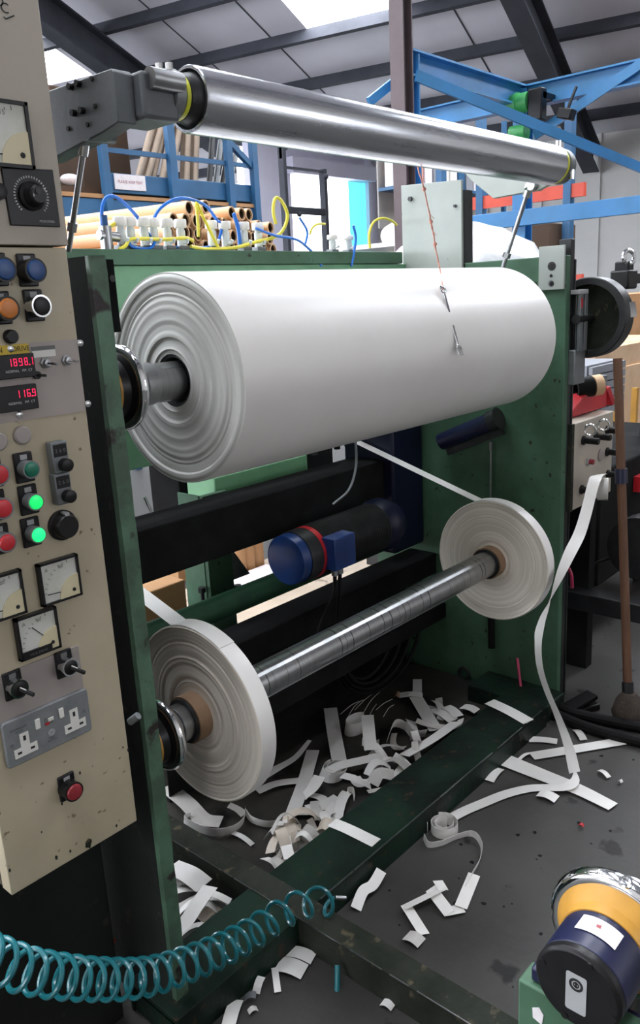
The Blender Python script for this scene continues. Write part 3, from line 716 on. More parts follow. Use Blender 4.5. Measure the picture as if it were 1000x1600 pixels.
# ------------------------------------------------------------------ motor
T_blue = T['motorblue']
mt = thing('electric_motor', 'blue ended electric motor with red ring inside the machine', 'motor', (1.83, 1.60, .62))
MY, MZ = 1.60, .69
mx0 = at(455, 870, 'y', MY).x
o = lambda x: V((x, MY, MZ))
part('end_cover', MB().lathe(o(mx0 - .03), X1, [(0, 0), (0, .058), (.006, .074), (.04, .076), (.04, 0)], 48), T_blue, mt, 'blue end cover', bev=.001)
part('fan_cowl', MB().lathe(o(mx0 + .008), X1, [(0, 0), (0, .079), (.05, .079), (.05, 0)], 48), T['darksteel'], mt)
part('red_band', MB().pipe(o(mx0 + .058), o(mx0 + .078), .080, .07, 48), T['red'], mt, 'red band')
part('motor_body', MB().lathe(o(mx0 + .078), X1, [(0, 0), (0, .076)] + [(.004 + .008 * i + dx, .076 + h) for i in range(38) for dx, h in ((0, 0), (.002, .006), (.005, .006), (.006, 0))] + [(.315, .076), (.315, 0)], 40), T['darksteel'], mt, 'dark ribbed body')
part('flange', MB().lathe(o(mx0 + .39), X1, [(0, 0), (0, .075), (.02, .088), (.05, .088), (.05, .07), (.09, .07), (.09, 0)], 48), T['navydark'], mt, 'navy flange')
tb = at(514, 842, 'y', MY - .09); tb2 = at(545, 880, 'y', MY - .09)
tbx = part('terminal_box', MB().box(tb.x, tb2.x + .012, MY - .11, MY - .06, tb2.z + .0, tb.z), T_blue, mt, 'blue terminal box', bev=.003)
for dx in (.03, .06):
    part('cable_gland', MB().cyl((tb.x + dx * .8, MY - .085, tb2.z), (tb.x + dx * .8, MY - .085, tb2.z - .022), .010, n=12), T['steel'], tbx)
for i, (dx, ex) in enumerate(((.03, -.06), (.06, .0))):
    c0 = V((tb.x + dx * .8, MY - .085, tb2.z - .02))
    single('cable', MB().tube(spline([c0, c0 + V((-.01, .0, -.06)), c0 + V((ex, .02, -.16)), c0 + V((ex - .02, .02, -.27))]), .006), T['rubber'], ('black cable dropping from the left gland of the blue terminal box', 'black cable dropping from the right gland of the blue terminal box')[i], 'cable', 'motor cables')
# ------------------------------------------------------------------ control cabinet
PY = 1.14
cab = thing('control_cabinet', 'tall beige control cabinet full of push buttons and meters', 'control cabinet', (.6, 1.25, .522))
CX0, CX1 = .475, .7195
zseam = at(60, 385, 'y', PY).z
zbl = at(18, 1398, 'y', PY).z; zbr = at(213, 1283, 'y', PY).z
low = part('lower_door', MB().box(CX0, CX1, PY, PY + .03, zbr, zseam - .0015), T['beige'], cab, 'stained beige lower door', bev=.0015)
upp = part('upper_door', MB().box(CX0, CX1 + .004, PY - .001, PY + .03, zseam + .0015, 2.25), T['beige_up'], cab, 'greyish upper door', bev=.0015)
part('cabinet_body', MB().box(CX0 + .0, CX1 - .003, PY + .03, 1.46, zbr + .003, 2.25), T['cabside'], cab, bev=.002)
part('cabinet_stand', MB().box(.42, CX1 - .004, 1.27, 1.45, 0, zbr + .001), T['plate_dark'], cab, 'black stand in the shade below the door', bev=.004)  # carries the cabinet; added dark to fill the shaded gap
single('dark_filler', MB().box(-.6, .38, 1.62, 2.0, 0, .66), T['black'], 'black chest added to darken the floor left of the cabinet stand', 'filler', bev=.01)  # made-up black box that darkens the shaded corner
part('switch_panel', MB().box(CX0 + .002, CX1 - .002, PY - .0012, PY + .002, at(145, 640, 'y', PY).z, at(126, 529, 'y', PY).z), T['plate_warm'], cab, 'grey instrument panel')
XR_ = V((1, 0, 0)); NY = V((0, -1, 0))
def disc(p, r, prof, n=32): return MB().lathe(p, NY, [(t, r * q) for t, q in prof], n)
def screw(p, r=.0045, parent=cab):
    mb = disc(p, r, [(0, 0), (0, 1), (.0015, .95), (.0025, .5), (.0028, 0)], 16)
    s = part('screw', mb, T['chrome'], parent); return s
for px, py in ((125, 536), (137, 631), (16, 545), (30, 648)): screw(at(px, py, 'y', PY - .0012), .0055)
def button(px, py, col, lab, r=.0145, out=.026, bezel='blackplastic', holder=True, cap=None):
    p = at(px, py, 'y', PY - out); base = V((p.x, PY, p.z))
    bz = MB().lathe(base, NY, [(0, r * 1.12), (out - .012, r * 1.05), (out - .006, r * 1.14), (out - .001, r * 1.14), (out - .001, r * .95), (0, r * .95)], 40, closed=True)
    b = part('push_button', bz, T[bezel], cab, lab)
    part('button_cap', MB().lathe(base, NY, [(0, 0), (0, r * .96), (out - .001, r * .96), (out + .002, r * .85), (out + .003, r * .5), (out + .003, 0)], 40), T[col], b)
    if holder:
        hz0, hz1, hw = base.z - .0215, base.z + .0245, .0150
        part('legend_holder', MB().box(base.x - hw, base.x + hw, PY - .0055, PY, hz0, hz1), T['blackplastic'], b, bev=.002)
        part('legend_plate', MB().box(base.x - .0055, base.x + .0055, PY - .0062, PY - .005, hz1 - .011, hz1 - .0035), T['labelgrey'], b)
    return b
button(57, 422, 'btnblue', 'dark blue push button', .0150, .028)
button(9, 421, 'btnblue', 'dark blue push button at the left', .0150, .028)
button(14, 482, 'btnorange', 'orange push button', .0150, .026)
button(66, 478, 'blackplastic', 'black push button with chrome ring', .0140, .026, 'chrome')
button(50, 734, 'btngreen', 'dark green push button', .0118, .026, 'steelgrey')
button(57, 785, 'btnlit', 'lit green push button', .0113, .026, 'steelgrey')
button(61, 836, 'btnlit2', 'brightly lit green push button', .0113, .026, 'steelgrey')
button(0, 742, 'red', 'red push button, topmost', .0140, .026, 'steelgrey')
button(6, 795, 'red', 'red push button, middle', .0140, .026, 'steelgrey')
button(12, 848, 'red', 'red push button, lowest of three', .0130, .026, 'steelgrey')
button(117, 1238, 'reddark', 'dark red stop button near the socket', .0145, .026)
# round black knob, blank plug, thumbwheel counters
k = part('knob', disc(at(15, 526, 'y', PY), .0105, [(0, 0), (0, 1), (.008, .95), (.010, .8), (.010, 0)]), T['blackplastic'], cab, 'small black knob')
part('blank_plug', disc(at(34, 680, 'y', PY), .0142, [(0, 0), (0, 1), (.004, .97), (.006, .8), (.0065, 0)]), T['greyplate'], cab, 'round beige blanking plug')
part('blank_plug', disc(at(-4, 690, 'y', PY), .0142, [(0, 0), (0, 1), (.004, .97), (.006, .8), (.0065, 0)]), T['greyplate'], cab)
p = at(104, 822, 'y', PY - .014); base = V((p.x, PY, p.z))
k = part('rotary_knob', MB().lathe(base, NY, [(0, 0), (0, .0245), (.004, .0245), (.006, .021), (.018, .0195), (.021, .017), (.021, 0)], 44), T['blackplastic'], cab, 'large black rotary knob')
part('pointer', MB().box(base.x - .003, base.x + .004, PY - .0205, PY - .0045, base.z + .0165, base.z + .0225), T['labelgrey'], k)
for px, py in ((94, 714), (99, 763)):
    p = at(px, py, 'y', PY - .016)
    c = part('counter', MB().box(p.x - .0135, p.x + .0135, PY - .018, PY, p.z - .025, p.z + .024), T['steelgrey'], cab, 'grey thumbwheel counter', bev=.002)
    part('counter_window', MB().box(p.x - .0115, p.x + .0115, PY - .0188, PY - .017, p.z + .001, p.z + .020), T['blackplastic'], c, bev=.001)
    dm = MB()
    for i in range(3): dm.text('%d' % ((i * 4 + 2) % 10), (p.x - .007 + i * .007, PY - .0189, p.z + .010), XR_, UP, .008, .0002)
    part('counter_digits', dm, T['inkgrey'], c)
    part('counter_knob', MB().lathe((p.x + .004, PY - .017, p.z - .0125), NY, [(0, 0), (0, .0105), (.012, .010), (.013, .008), (.013, 0)], 30), T['blackplastic'], c)
# toggle switches
for px, py, m_ in ((70, 567, 'steel'), (103, 563, 'steel')):
    b = at(px, py, 'y', PY - .001)
    s = part('toggle_switch', MB().lathe(b, NY, [(0, 0), (0, .0085), (.003, .0085), (.004, .006), (.009, .0052), (.009, 0)], 6), T[m_], cab, 'steel toggle switch')
    part('lever', MB().cyl(b + V((0, -.008, 0)), b + V((.006, -.024, -.002)), .0018, .0026, n=10), T['chrome'], s)
b = at(56, 586, 'y', PY - .001)
s = part('toggle_switch', MB().cyl(b, b + NY * .006, .006, n=12), T['blackplastic'], cab, 'small black switch stub'); part('lever', MB().cyl(b + NY * .005, b + V((.006, -.018, -.001)), .002), T['blackplastic'], s)
# labels
a = at(0, 540, 'y', PY - .0013); q = at(46, 553, 'y', PY - .0013)
yl = part('name_label', MB().box(CX0 + .10, q.x, PY - .0022, PY - .001, q.z + .0015, a.z - .0), T['labelyellow'], cab, 'yellow label reading MAIN DRIVE')
zc = (q.z + a.z) / 2 + .0008
tx = MB().text('DRIVE', (at(33, 546, 'y', PY - .0025).x, PY - .0023, zc), XR_, UP, .0105); tx.text('MAIN', (at(3, 548, 'y', PY - .0025).x - .012, PY - .0023, zc), XR_, UP, .0105)
part('lettering', tx, T['ink'], yl)
a = at(48, 540, 'y', PY - .0013); q = at(87, 556, 'y', PY - .0013)
wl_ = part('name_label', MB().box(a.x, q.x, PY - .0022, PY - .001, q.z, a.z - .002), T['white'], cab, 'pale printed label')
wm = MB().box(a.x, q.x, PY - .0026, PY - .002, a.z - .008, a.z - .002)
part('label_band', wm, T['inkgrey'], wl_)
# digital displays
SEG = {'0': 'abcdef', '1': 'bc', '6': 'acdefg', '8': 'abcdefg', '9': 'abcdfg'}
def digits(txt, x, y, z, h):
    mb = MB(); w = h * .5; t = h * .15
    sg = {'a': (0, w, h - t, h), 'g': (0, w, h / 2 - t / 2, h / 2 + t / 2), 'd': (0, w, 0, t), 'f': (0, t, h / 2, h), 'e': (0, t, 0, h / 2), 'b': (w - t, w, h / 2, h), 'c': (w - t, w, 0, h / 2)}
    for ch_ in txt:
        if ch_ == '.': mb.box(x - h * .12, x - h * .12 + t, y - .0003, y, z, z + t); continue
        for s_ in SEG[ch_]:
            a_, b_, c_, d_ = sg[s_]; mb.box(x + a_ + .0004, x + b_ - .0004, y - .0003, y, z + c_ + .0004, z + d_ - .0004)
        x += h * .74
    return mb
for (pa, pb, txt, px, py, cap, c2x, lab) in (((52, 551), (53, 588), '1898.1', 13, 572, 'NORMAL   PM  CT', 22, 'upper red digital display'), ((56, 599), (58, 638), '116.9', 26, 621, 'NORMAL   PM  CT', 30, 'lower red digital display')):
    a = at(*pa, 'y', PY - .010); q = at(*pb, 'y', PY - .010)
    d = part('display', MB().box(a.x - .096 * .72, a.x, PY - .011, PY, q.z, a.z), T['blackplastic'], cab, lab, bev=.0012)
    s_ = at(px, py, 'y', PY - .0112)
    part('digits', digits(txt, s_.x, PY - .0112, s_.z - .0015, .0115), T['led'], d)
    part('lettering', MB().text(cap, (a.x - .027, PY - .0112, s_.z - .0085), XR_, UP, .0052), T['inkwhite'], d)
# moving-coil meters
def meter(pts, needle, lab, strip=None, size=None, scr=True):
    """pts: top right and bottom right corner of the frame in the photograph"""
    a = at(*pts[0], 'y', PY - .010); b = at(*pts[1], 'y', PY - .010)
    s = size or (a.z - b.z); x1 = (a.x + b.x) / 2; x0 = x1 - s; z1 = a.z; z0 = z1 - s; t = s * .055
    fr = MB()
    fr.box(x0, x1, PY - .011, PY, z0, z0 + t); fr.box(x0, x1, PY - .011, PY, z1 - t, z1); fr.box(x0, x0 + t, PY - .011, PY, z0, z1); fr.box(x1 - t, x1, PY - .011, PY, z0, z1)
    f = part('meter', fr, T['blackplastic'], cab, lab)
    part('dial_face', MB().box(x0 + t, x1 - t, PY - .0075, PY, z0 + t, z1 - t), T['dial'], f)
    R_ = s * .50; pcn = V((x1 - t, PY - .0078, z0 + t)); pl = [pcn]
    for i in range(13):
        an = PI / 2 + PI / 2 * i / 12; pl.append(pcn + V((R_ * math.cos(an), 0, R_ * math.sin(an))))
    part('pivot_cover', MB().prism(pl[::-1], NY, .0022), T['dialcream'], f, 'cream pivot cover')
    pv = pcn + V((-s * .14, 0, s * .14))
    part('pivot_screw', disc(pv + NY * .0022, s * .045, [(0, 0), (0, 1), (.001, .9), (.0014, 0)], 16), T['ink'], f)
    dv = V((math.cos(needle), 0, math.sin(needle))); sd = V((-dv.z, 0, dv.x))
    n0 = pv + dv * s * .30 + NY * .001; n1 = pv + dv * s * .66 + NY * .001
    part('needle', MB().obox((n0 + n1) / 2, (dv, sd, NY), ((n1 - n0).length / 2, s * .010, .0003)), T['ink'], f)
    mk = MB()
    for i in range(9):
        an = PI / 2 + .12 + (PI / 2 - .24) * i / 8; u = V((math.cos(an), 0, math.sin(an)))
        c = pv + u * s * .70; mk.obox(c + NY * .0001, (u, V((-u.z, 0, u.x)), NY), (s * (.022 if i % 2 else .034), s * .005, .0003))
    mk.text('A', (x0 + s * .19, PY - .0078, z1 - s * .19), XR_, UP, s * .13); mk.text('%s' % ('20' if s < .08 else '15'), (x0 + s * .55, PY - .0078, z1 - s * .19), XR_, UP, s * .11)
    part('scale_marks', mk, T['inkgrey'], f)
    if strip:
        sp = part('label_strip', MB().box(x0 + t * .8, x1 - s * .24, PY - .0125, PY - .009, z0 + .001, z0 + s * .19), T['blackplastic'], f)
        part('lettering', MB().text(strip, (x0 + s * .42, PY - .0127, z0 + s * .10), XR_, UP, s * .085), T['inkgrey'], f)
meter(((121, 865), (129, 929)), PI - .08, 'upper right square ampere meter')
meter(((33, 889), (43, 957)), PI - .05, 'left square ampere meter')
meter(((88, 947), (96, 1011)), PI - .85, 'lower square meter labelled MCR DRIVE', 'MCR DRIVE')
meter(((43, 160), (52, 243)), PI + .02, 'large square meter on the upper door', None, .088)
# dial plate with pointer knob on the upper door
a = at(83, 265, 'y', PY - .004); b = at(95, 355, 'y', PY - .004); c = at(17, 352, 'y', PY - .004); d = at(2, 262, 'y', PY - .004)
dp = part('dial_plate', MB().prism([a, b, c, d], NY, -.004), T['blackplastic'], cab, 'black dial plate with ring of white marks', bev=.0012)
ce = (a + b + c + d) / 4 + V((-.001, 0, .002)); tk = MB()
for i in range(31):
    an = math.radians(-45 + 270 * i / 30) ; u = V((math.cos(an), 0, math.sin(an)))
    tk.obox(ce + u * .0262 + NY * .0002, (u, V((-u.z, 0, u.x)), NY), (.0015, .0009, .0003))
part('scale_marks', tk, T['inkwhite'], dp)
part('pointer_knob', MB().lathe(ce, NY, [(0, 0), (0, .020), (.004, .020), (.006, .016), (.02, .0135), (.022, .011), (.022, 0)], 44), T['blackplastic'], dp)
part('pointer', MB().prism([ce + V((-.010, -.0205, -.003)), ce + V((-.0075, -.0205, -.003)), ce + V((-.009, -.0205, .001))], NY, .002), T['inkwhite'], dp)
part('knob_screw', MB().cyl(ce + V((-.002, -.022, .004)), ce + V((-.002, -.024, .004)), .004), T['darksteel'], dp)
part('lettering', MB().text('MICROSPEED', (ce.x + .020, PY - .0042, (b.z + c.z) / 2 + .007), XR_, UP, .0042), T['inkwhite'], dp)
part('knob', disc(at(-6, 300, 'y', PY), .012, [(0, 0), (0, 1), (.012, .9), (.014, 0)]), T['blackplastic'], cab)
# hand written letters at the very top
hw = MB(); n1 = at(8, 12, 'y', PY - .0012)
rt = V((.80, 0, .6)).normalized(); uu = V((-.6, 0, .80)).normalized()
hw.text('C', at(7, 13, 'y', PY - .0012), V((1, 0, -.1)), V((.1, 0, 1)), .019); hw.text('J', at(16, 27, 'y', PY - .0012), V((.45, 0, -.9)), V((.9, 0, .45)), .019); hw.text('O', at(-2, 2, 'y', PY - .0012), XR_, UP, .019)
part('lettering', hw, T['ink'], upp)
# grey selector plate and its two switches
a = at(120, 1008, 'y', PY); b = at(132, 1077, 'y', PY)
part('switch_panel', MB().box(CX0 + .001, at(126, 1040, 'y', PY).x, PY - .002, PY + .001, b.z - .004, a.z), T['greyplate'], cab, 'grey selector panel', bev=.0008)
for px, py in ((31, 1077), (111, 1043)):
    p = at(px, py, 'y', PY - .024); base = V((p.x, PY, p.z))
    s = part('selector_switch', MB().lathe(base, NY, [(0, .0145), (.014, .0135), (.018, .0148), (.024, .0148), (.024, .0122), (0, .0122)], 40, closed=True), T['chrome'], cab, 'black selector switch with lever')
    part('selector_head', MB().lathe(base, NY, [(0, 0), (0, .0122), (.024, .0122), (.0255, .009), (.0255, 0)], 36), T['blackplastic'], s)
    q = base + NY * .027
    part('lever', MB().bar(q + V((-.002, 0, .002)), q + V((.009, -.022, -.006)), .0045, .006), T['blackplastic'], s, bev=.001)
    part('lever_mark', MB().bar(q + V((-.002, -.003, .0055)), q + V((.0025, -.0125, .0020)), .0014, .0008), T['white'], s)
    part('legend_holder', MB().box(base.x - .015, base.x + .015, PY - .0065, PY - .001, base.z - .0215, base.z + .0245), T['blackplastic'], s, bev=.002)
    part('legend_plate', MB().box(base.x - .0055, base.x + .0055, PY - .0072, PY - .006, base.z + .0135, base.z + .021), T['inkgrey'], s)
# double mains socket
a = at(3, 1130, 'y', PY - .008); b = at(143, 1140, 'y', PY - .008); x0 = at(7, 1166, 'y', PY - .008).x; x1 = at(140, 1108, 'y', PY - .008).x
z1 = (at(3, 1130, 'y', PY - .008).z + at(136, 1076, 'y', PY - .008).z) / 2; z0 = (at(12, 1205, 'y', PY - .008).z + b.z) / 2
def rrect(xa, xb, za, zb, r, y, n=5):
    pts = []
    for cx_, cz_, q in ((xb - r, zb - r, 0), (xa + r, zb - r, 1), (xa + r, za + r, 2), (xb - r, za + r, 3)):
        for i in range(n + 1):
            an = (q + i / n) * PI / 2; pts.append(V((cx_ + r * math.cos(an), y, cz_ + r * math.sin(an))))
    return pts
so = part('mains_socket', MB().prism(rrect(x0, x1, z0, z1, .006, PY - .001), NY, .008), T['socket'], cab, 'grey metal double mains socket', bev=.002)
W = x1 - x0; Hh = z1 - z0; yf = PY - .0090
U = lambda u, v: V((x0 + u * W, yf, z1 - v * Hh))
for cu, cv in ((.215, .60), (.80, .57)):
    c = U(cu, cv); w_ = .0165; h_ = .016
    pts = [c + V((dx, 0, dz)) for dx, dz in ((-.0075, .019), (.0075, .019), (.0075, -.004), (.0195, -.004), (.0195, -.019), (-.0195, -.019), (-.0195, -.004), (-.0075, -.004))]
    part('socket_face', MB().prism(pts[::-1], NY, .0008), T['white'], so, 'white pin face')
    part('pin_hole', MB().box(c.x - .0021, c.x + .0021, yf - .0012, yf - .0006, c.z + .006, c.z + .014), T['ink'], so)
    for s_ in (-1, 1): part('pin_hole', MB().box(c.x + s_ * .011 - .0034, c.x + s_ * .011 + .0034, yf - .0012, yf - .0006, c.z - .0134, c.z - .0096), T['ink'], so)
for cu, cv in ((.375, .30), (.655, .29)):
    c = U(cu, cv); part('rocker_switch', MB().box(c.x - .0042, c.x + .0042, yf - .003, yf, c.z - .0085, c.z + .0085), T['white'], so, 'white rocker switch', bev=.0012)
c = U(.515, .34)
part('indicator', MB().box(c.x - .0085, c.x + .006, yf - .0006, yf, c.z - .006, c.z + .006), T['inkgrey'], so)
part('trip_switch', MB().box(c.x - .003, c.x + .0065, yf - .003, yf, c.z - .001, c.z + .0045), T['dial'], so, bev=.0006); part('indicator_lamp', MB().box(c.x - .0085, c.x - .001, yf - .0012, yf, c.z - .006, c.z - .002), T['red'], so)
for cu, cv in ((.075, .52), (.925, .48)):
    c = U(cu, cv); part('screw', disc(c, .0035, [(0, 0), (0, 1), (.0008, .9), (.001, 0)], 16), T['steelgrey'], so)
c = U(.52, .62)
mk = MB().pipe(c, c + NY * .0003, .0055, .0047); mk.pipe(c, c + NY * .0003, .003, .0022)
part('round_mark', mk, T['inkwhite'], so)
tx = MB().text('TEST', c + V((0, 0, -.0095)), XR_, UP, .0042); tx.text('MONTHLY', c + V((0, 0, -.0135)), XR_, UP, .0036); tx.text('Contactum', U(.165, .22), XR_, UP, .0062); tx.text('13A 250V', U(.165, .29), XR_, UP, .0034)
part('lettering', tx, T['ink'], so)
# grime round the lower buttons: worn spots with a shape of their own
for px, py, r in ((125, 1208, .003), (97, 1256, .003), (138, 1318, .010), (200, 1172, .003), (192, 1168, .002), (15, 1360, .003), (88, 1340, .004), (182, 1290, .003), (110, 1330, .003), (65, 1300, .002)):
    c = at(px, py, 'y', PY - .0002); pts = []
    for i in range(14):
        an = 2 * PI * i / 14; q = r * random.uniform(.75, 1.2); pts.append(c + V((q * .62 * math.cos(an), 0, q * math.sin(an))))
    part('wear_mark', MB().prism(pts[::-1], NY, .0003), T['rail'], low)
# cable clamp and bolt in the gap beside the cabinet
part('cable_gland', MB().cyl(at(203, 1128, 'y', 1.16), at(216, 1118, 'y', 1.145), .007), T['steelgrey'], cab)

# ------------------------------------------------------------------ valve bank and tubing on the back beam
VY = 1.765
def valve(first=[None]):
    t = thing('flow_valve', 'x', 'valve', (0, 0, 0), 'valves along the back beam')
    part('valve_body', MB().lathe((0, 0, 0), (0, 0, 1), [(0, 0), (0, .013), (.012, .013), (.012, .0115), (.052, .0115), (.052, .0095), (.058, .0095), (.058, 0)], 20), T['valve'], t)
    part('valve_cap', MB().lathe((0, 0, .058), (0, 0, 1), [(0, 0), (0, .0155), (.003, .017), (.019, .017), (.022, .015), (.022, 0)], 12), T['white'], t)
    part('valve_base', MB().box(-.016, .016, -.014, .014, -.001, .012), T['steelgrey'], t, bev=.002)
    part('elbow', MB().tube([(0, -.012, .02), (0, -.022, .02), (0, -.026, .028)], .005, 8), T['valve'], t)
    return t
vpx = [192, 207, 228, 243, 264, 285, 333, 354, 383, 405, 520, 545]
prot = valve()
names = ['third', 'fourth', 'fifth', 'sixth', 'seventh', 'eighth', 'ninth', 'tenth']
for i, px in enumerate(vpx):
    q = at(px, 392, 'y', VY); loc = V((q.x, VY, ztop))
    lab = ['leftmost small pale valve on the back beam', 'pale valve second from the left on the back beam', 'pale valve third from the left on the back beam', 'pale valve fourth from the left on the back beam', 'pale valve fifth from the left, left of the yellow loop', 'pale valve sixth from the left, just left of the yellow tube',
           'pale valve just right of the yellow tube', 'pale valve second to the right of the yellow tube', 'pale valve below the rear cardboard tube ends', 'pale valve below the yellow hose loop', 'small pale valve before the bright doorway, left one', 'small pale valve before the bright doorway, right one'][i]
    if i == 0: o_ = prot; o_.location = loc; ORG[o_.name] = loc; o_['label'] = lab
    else: o_ = dup(prot, loc, lab)
    o_.scale = (1, 1, .98 if i < 10 else .65)
# silver pressure fitting at the left end
q = at(166, 372, 'y', VY)
ft = thing('pipe_fitting', 'silver pipe fitting at the left end of the back beam', 'fitting', (q.x, VY, ztop))
part('fitting_body', MB().cyl((q.x, VY, ztop), (q.x, VY, ztop + .055), .015).cyl((q.x - .02, VY, ztop + .035), (q.x + .035, VY, ztop + .03), .012), T['steel'], ft)
part('push_collar', MB().cyl((q.x - .001, VY, ztop + .055), (q.x - .001, VY, ztop + .08), .009), T['blue'], ft)
def hose(px, m_, r, name, label, cat='hose', y=None, smooth=8):
    pts = [at(a, b, 'y', (y if y is not None else VY) + (c[0] if c else 0)) for a, b, *c in px]
    return single(name, MB().tube(spline(pts, smooth), r, 8), m_, label, cat, 'tubing of the valve bank')
hose([(161, 366), (159, 330), (166, 309), (185, 310), (212, 336), (232, 366), (240, 378)], T['bhose'], .0045, 'blue_hose', 'blue tube arching over the left end of the valve bank')
hose([(239, 378), (238, 350), (250, 326), (275, 311), (300, 312), (322, 322), (338, 342)], T['bhose'], .0045, 'blue_hose', 'blue tube arching below the first cardboard tube end')
hose([(365, 333), (371, 352), (374, 372), (375, 388)], T['bhose'], .0055, 'blue_hose', 'short thick blue tube standing upright between two valves')
hose([(338, 344), (346, 350), (344, 368), (334, 384), (300, 388), (270, 386)], T['bhose'], .004, 'blue_hose', 'blue tube curling down right of the yellow tube')
hose([(200, 376), (206, 385), (222, 389), (236, 387), (242, 378)], T['bhose'], .004, 'blue_hose', 'blue tube lying low under the left arch', y=VY - .02)
hose([(400, 357), (430, 368), (455, 372), (470, 378), (486, 392), (496, 402), (502, 416)], T['bhose'], .004, 'blue_hose', 'blue tube running right and hanging over the beam', y=VY - .025)
hose([(552, 352), (556, 372), (553, 395), (549, 416)], T['bhose'], .004, 'blue_hose', 'blue tube dropping over the beam before the doorway', y=VY - .03)
hose([(468, 340), (480, 362), (476, 385)], T['bhose'], .0035, 'blue_hose', 'thin blue tube at the right end of the tube stack')
hose([(168, 358), (178, 350), (188, 348)], T['yhose'], .0055, 'yellow_hose', 'short yellow tube at the leftmost valve')
hose([(186, 390), (196, 384), (204, 374), (225, 373), (260, 374), (290, 372), (302, 376)], T['yhose'], .0045, 'yellow_hose', 'yellow tube lying along the left valves', y=VY - .022)
hose([(310, 370), (309, 345), (307, 317), (318, 340), (332, 368), (342, 388)], T['yhose'], .0042, 'yellow_hose', 'yellow tube bent to a sharp peak over the valves', smooth=4, y=VY - .02)
hose([(298, 385), (320, 389), (342, 389), (372, 386), (400, 378), (430, 370), (444, 356), (449, 335), (440, 314), (430, 310), (427, 330), (431, 350)], T['yhose'], .0048, 'yellow_hose', 'yellow tube making a tall loop right of the valves', y=VY - .02)
hose([(484, 366), (488, 356), (497, 350), (508, 350)], T['yhose'], .0035, 'yellow_hose', 'small yellow tube bow before the doorway')
hose([(578, 388), (577, 365), (584, 347), (598, 341), (612, 345), (620, 352)], T['yhose'], .0042, 'yellow_hose', 'yellow tube bow at the right end of the beam')

# ------------------------------------------------------------------ coiled air hose and other hoses at the front
cp = [at(-50, 1478, 'y', 1.08), at(0, 1502, 'y', 1.08), at(60, 1520, 'y', 1.08), at(150, 1530, 'y', 1.085), at(230, 1526, 'y', 1.09), at(300, 1504, 'y', 1.09), at(350, 1482, 'y', 1.09), at(395, 1458, 'y', 1.09), at(430, 1434, 'y', 1.09), at(470, 1414, 'y', 1.08), at(505, 1408, 'y', 1.07), at(528, 1414, 'y', 1.06)]
cs = spline(cp, 24); K = len(cs); turns = 28; co = []
L = [0]
for i in range(1, K): L.append(L[-1] + (cs[i] - cs[i - 1]).length)
NT = 900; j = 0
def on_curve(s):
    s *= L[-1]; j = 0
    lo_, hi_ = 0, K - 1
    while hi_ - lo_ > 1:
        m_ = (lo_ + hi_) // 2
        if L[m_] <= s: lo_ = m_
        else: hi_ = m_
    f = (s - L[lo_]) / max(L[hi_] - L[lo_], 1e-9); return cs[lo_].lerp(cs[hi_], f)
for i in range(NT + 1):
    s = i / NT; p = on_curve(s); t = (on_curve(min(s + .01, 1)) - on_curve(max(s - .01, 0))).normalized()
    u = (UP - t * UP.dot(t)).normalized(); w = t.cross(u)
    ph = 2 * PI * turns * (s if s < .62 else .62 + (s - .62) * (1 - .30 * (s - .62) / .38))
    rad = .031 - .003 * max(0, s - .4) / .6
    if s > .97: rad *= 1 - (s - .97) * 10
    co.append(p + u * math.cos(ph) * rad + w * math.sin(ph) * rad)
hs = thing('coiled_hose', 'teal coiled air hose sagging across the front of the machine', 'hose', tuple(cs[K // 2]))
part('coil', MB().tube(co, .0045, 8), T['teal'], hs)
e_ = co[-1]
part('hose_end', MB().cyl(e_, e_ + V((.025, -.01, -.012)), .0045), T['steel'], hs)
t0 = at(527, 1508, 'y', 1.0); 
single('hose_tail', MB().tube([at(527, 1508, 'y', .985), at(527, 1540, 'y', .97), at(526, 1560, 'y', .965)], .006).tube([at(526, 1558, 'y', .965), at(527, 1590, 'y', .955), at(528, 1625, 'y', .945)], .0085), T['teal'], 'straight teal hose end hanging beside the floor rail', 'hose')
single('red_hose', MB().tube(spline([at(-20, 1412, 'y', 1.28), at(40, 1432, 'y', 1.30), at(110, 1448, 'y', 1.32), at(150, 1458, 'y', 1.33), at(178, 1470, 'y', 1.34)]), .0055), T['redcable'], 'dusty red hose under the control cabinet', 'hose')
ls = MB(); q = at(-30, 1600, 'z', .02)
ls.cyl(at(-60, 1600, 'z', .06), at(100, 1535, 'z', .06), .055, n=32)
single('metal_tube', ls, T['foil'], 'grey metal tube lying on the floor in the lower left corner', 'tube')
# a second dark cable loop bundle behind the lower shaft
for i in range(9):
    r = .10 + .012 * i; c = at(575 + 4 * i, 1035 - 2 * i, 'y', 1.62)
    pts = [c + V((r * 1.2 * math.cos(a), .02 * math.sin(i * 2.1) + .05 * i / 9, -r * math.sin(a) + .05)) for a in [PI * k_ / 14 for k_ in range(15)]]
    for p_ in pts: p_.z = max(p_.z, .010)
    single('cable', MB().tube(pts, .0065, 8), T['rubber'], 'black cable hanging in the sagging bundle behind the lower shaft', 'cable', 'hanging cable bundle')
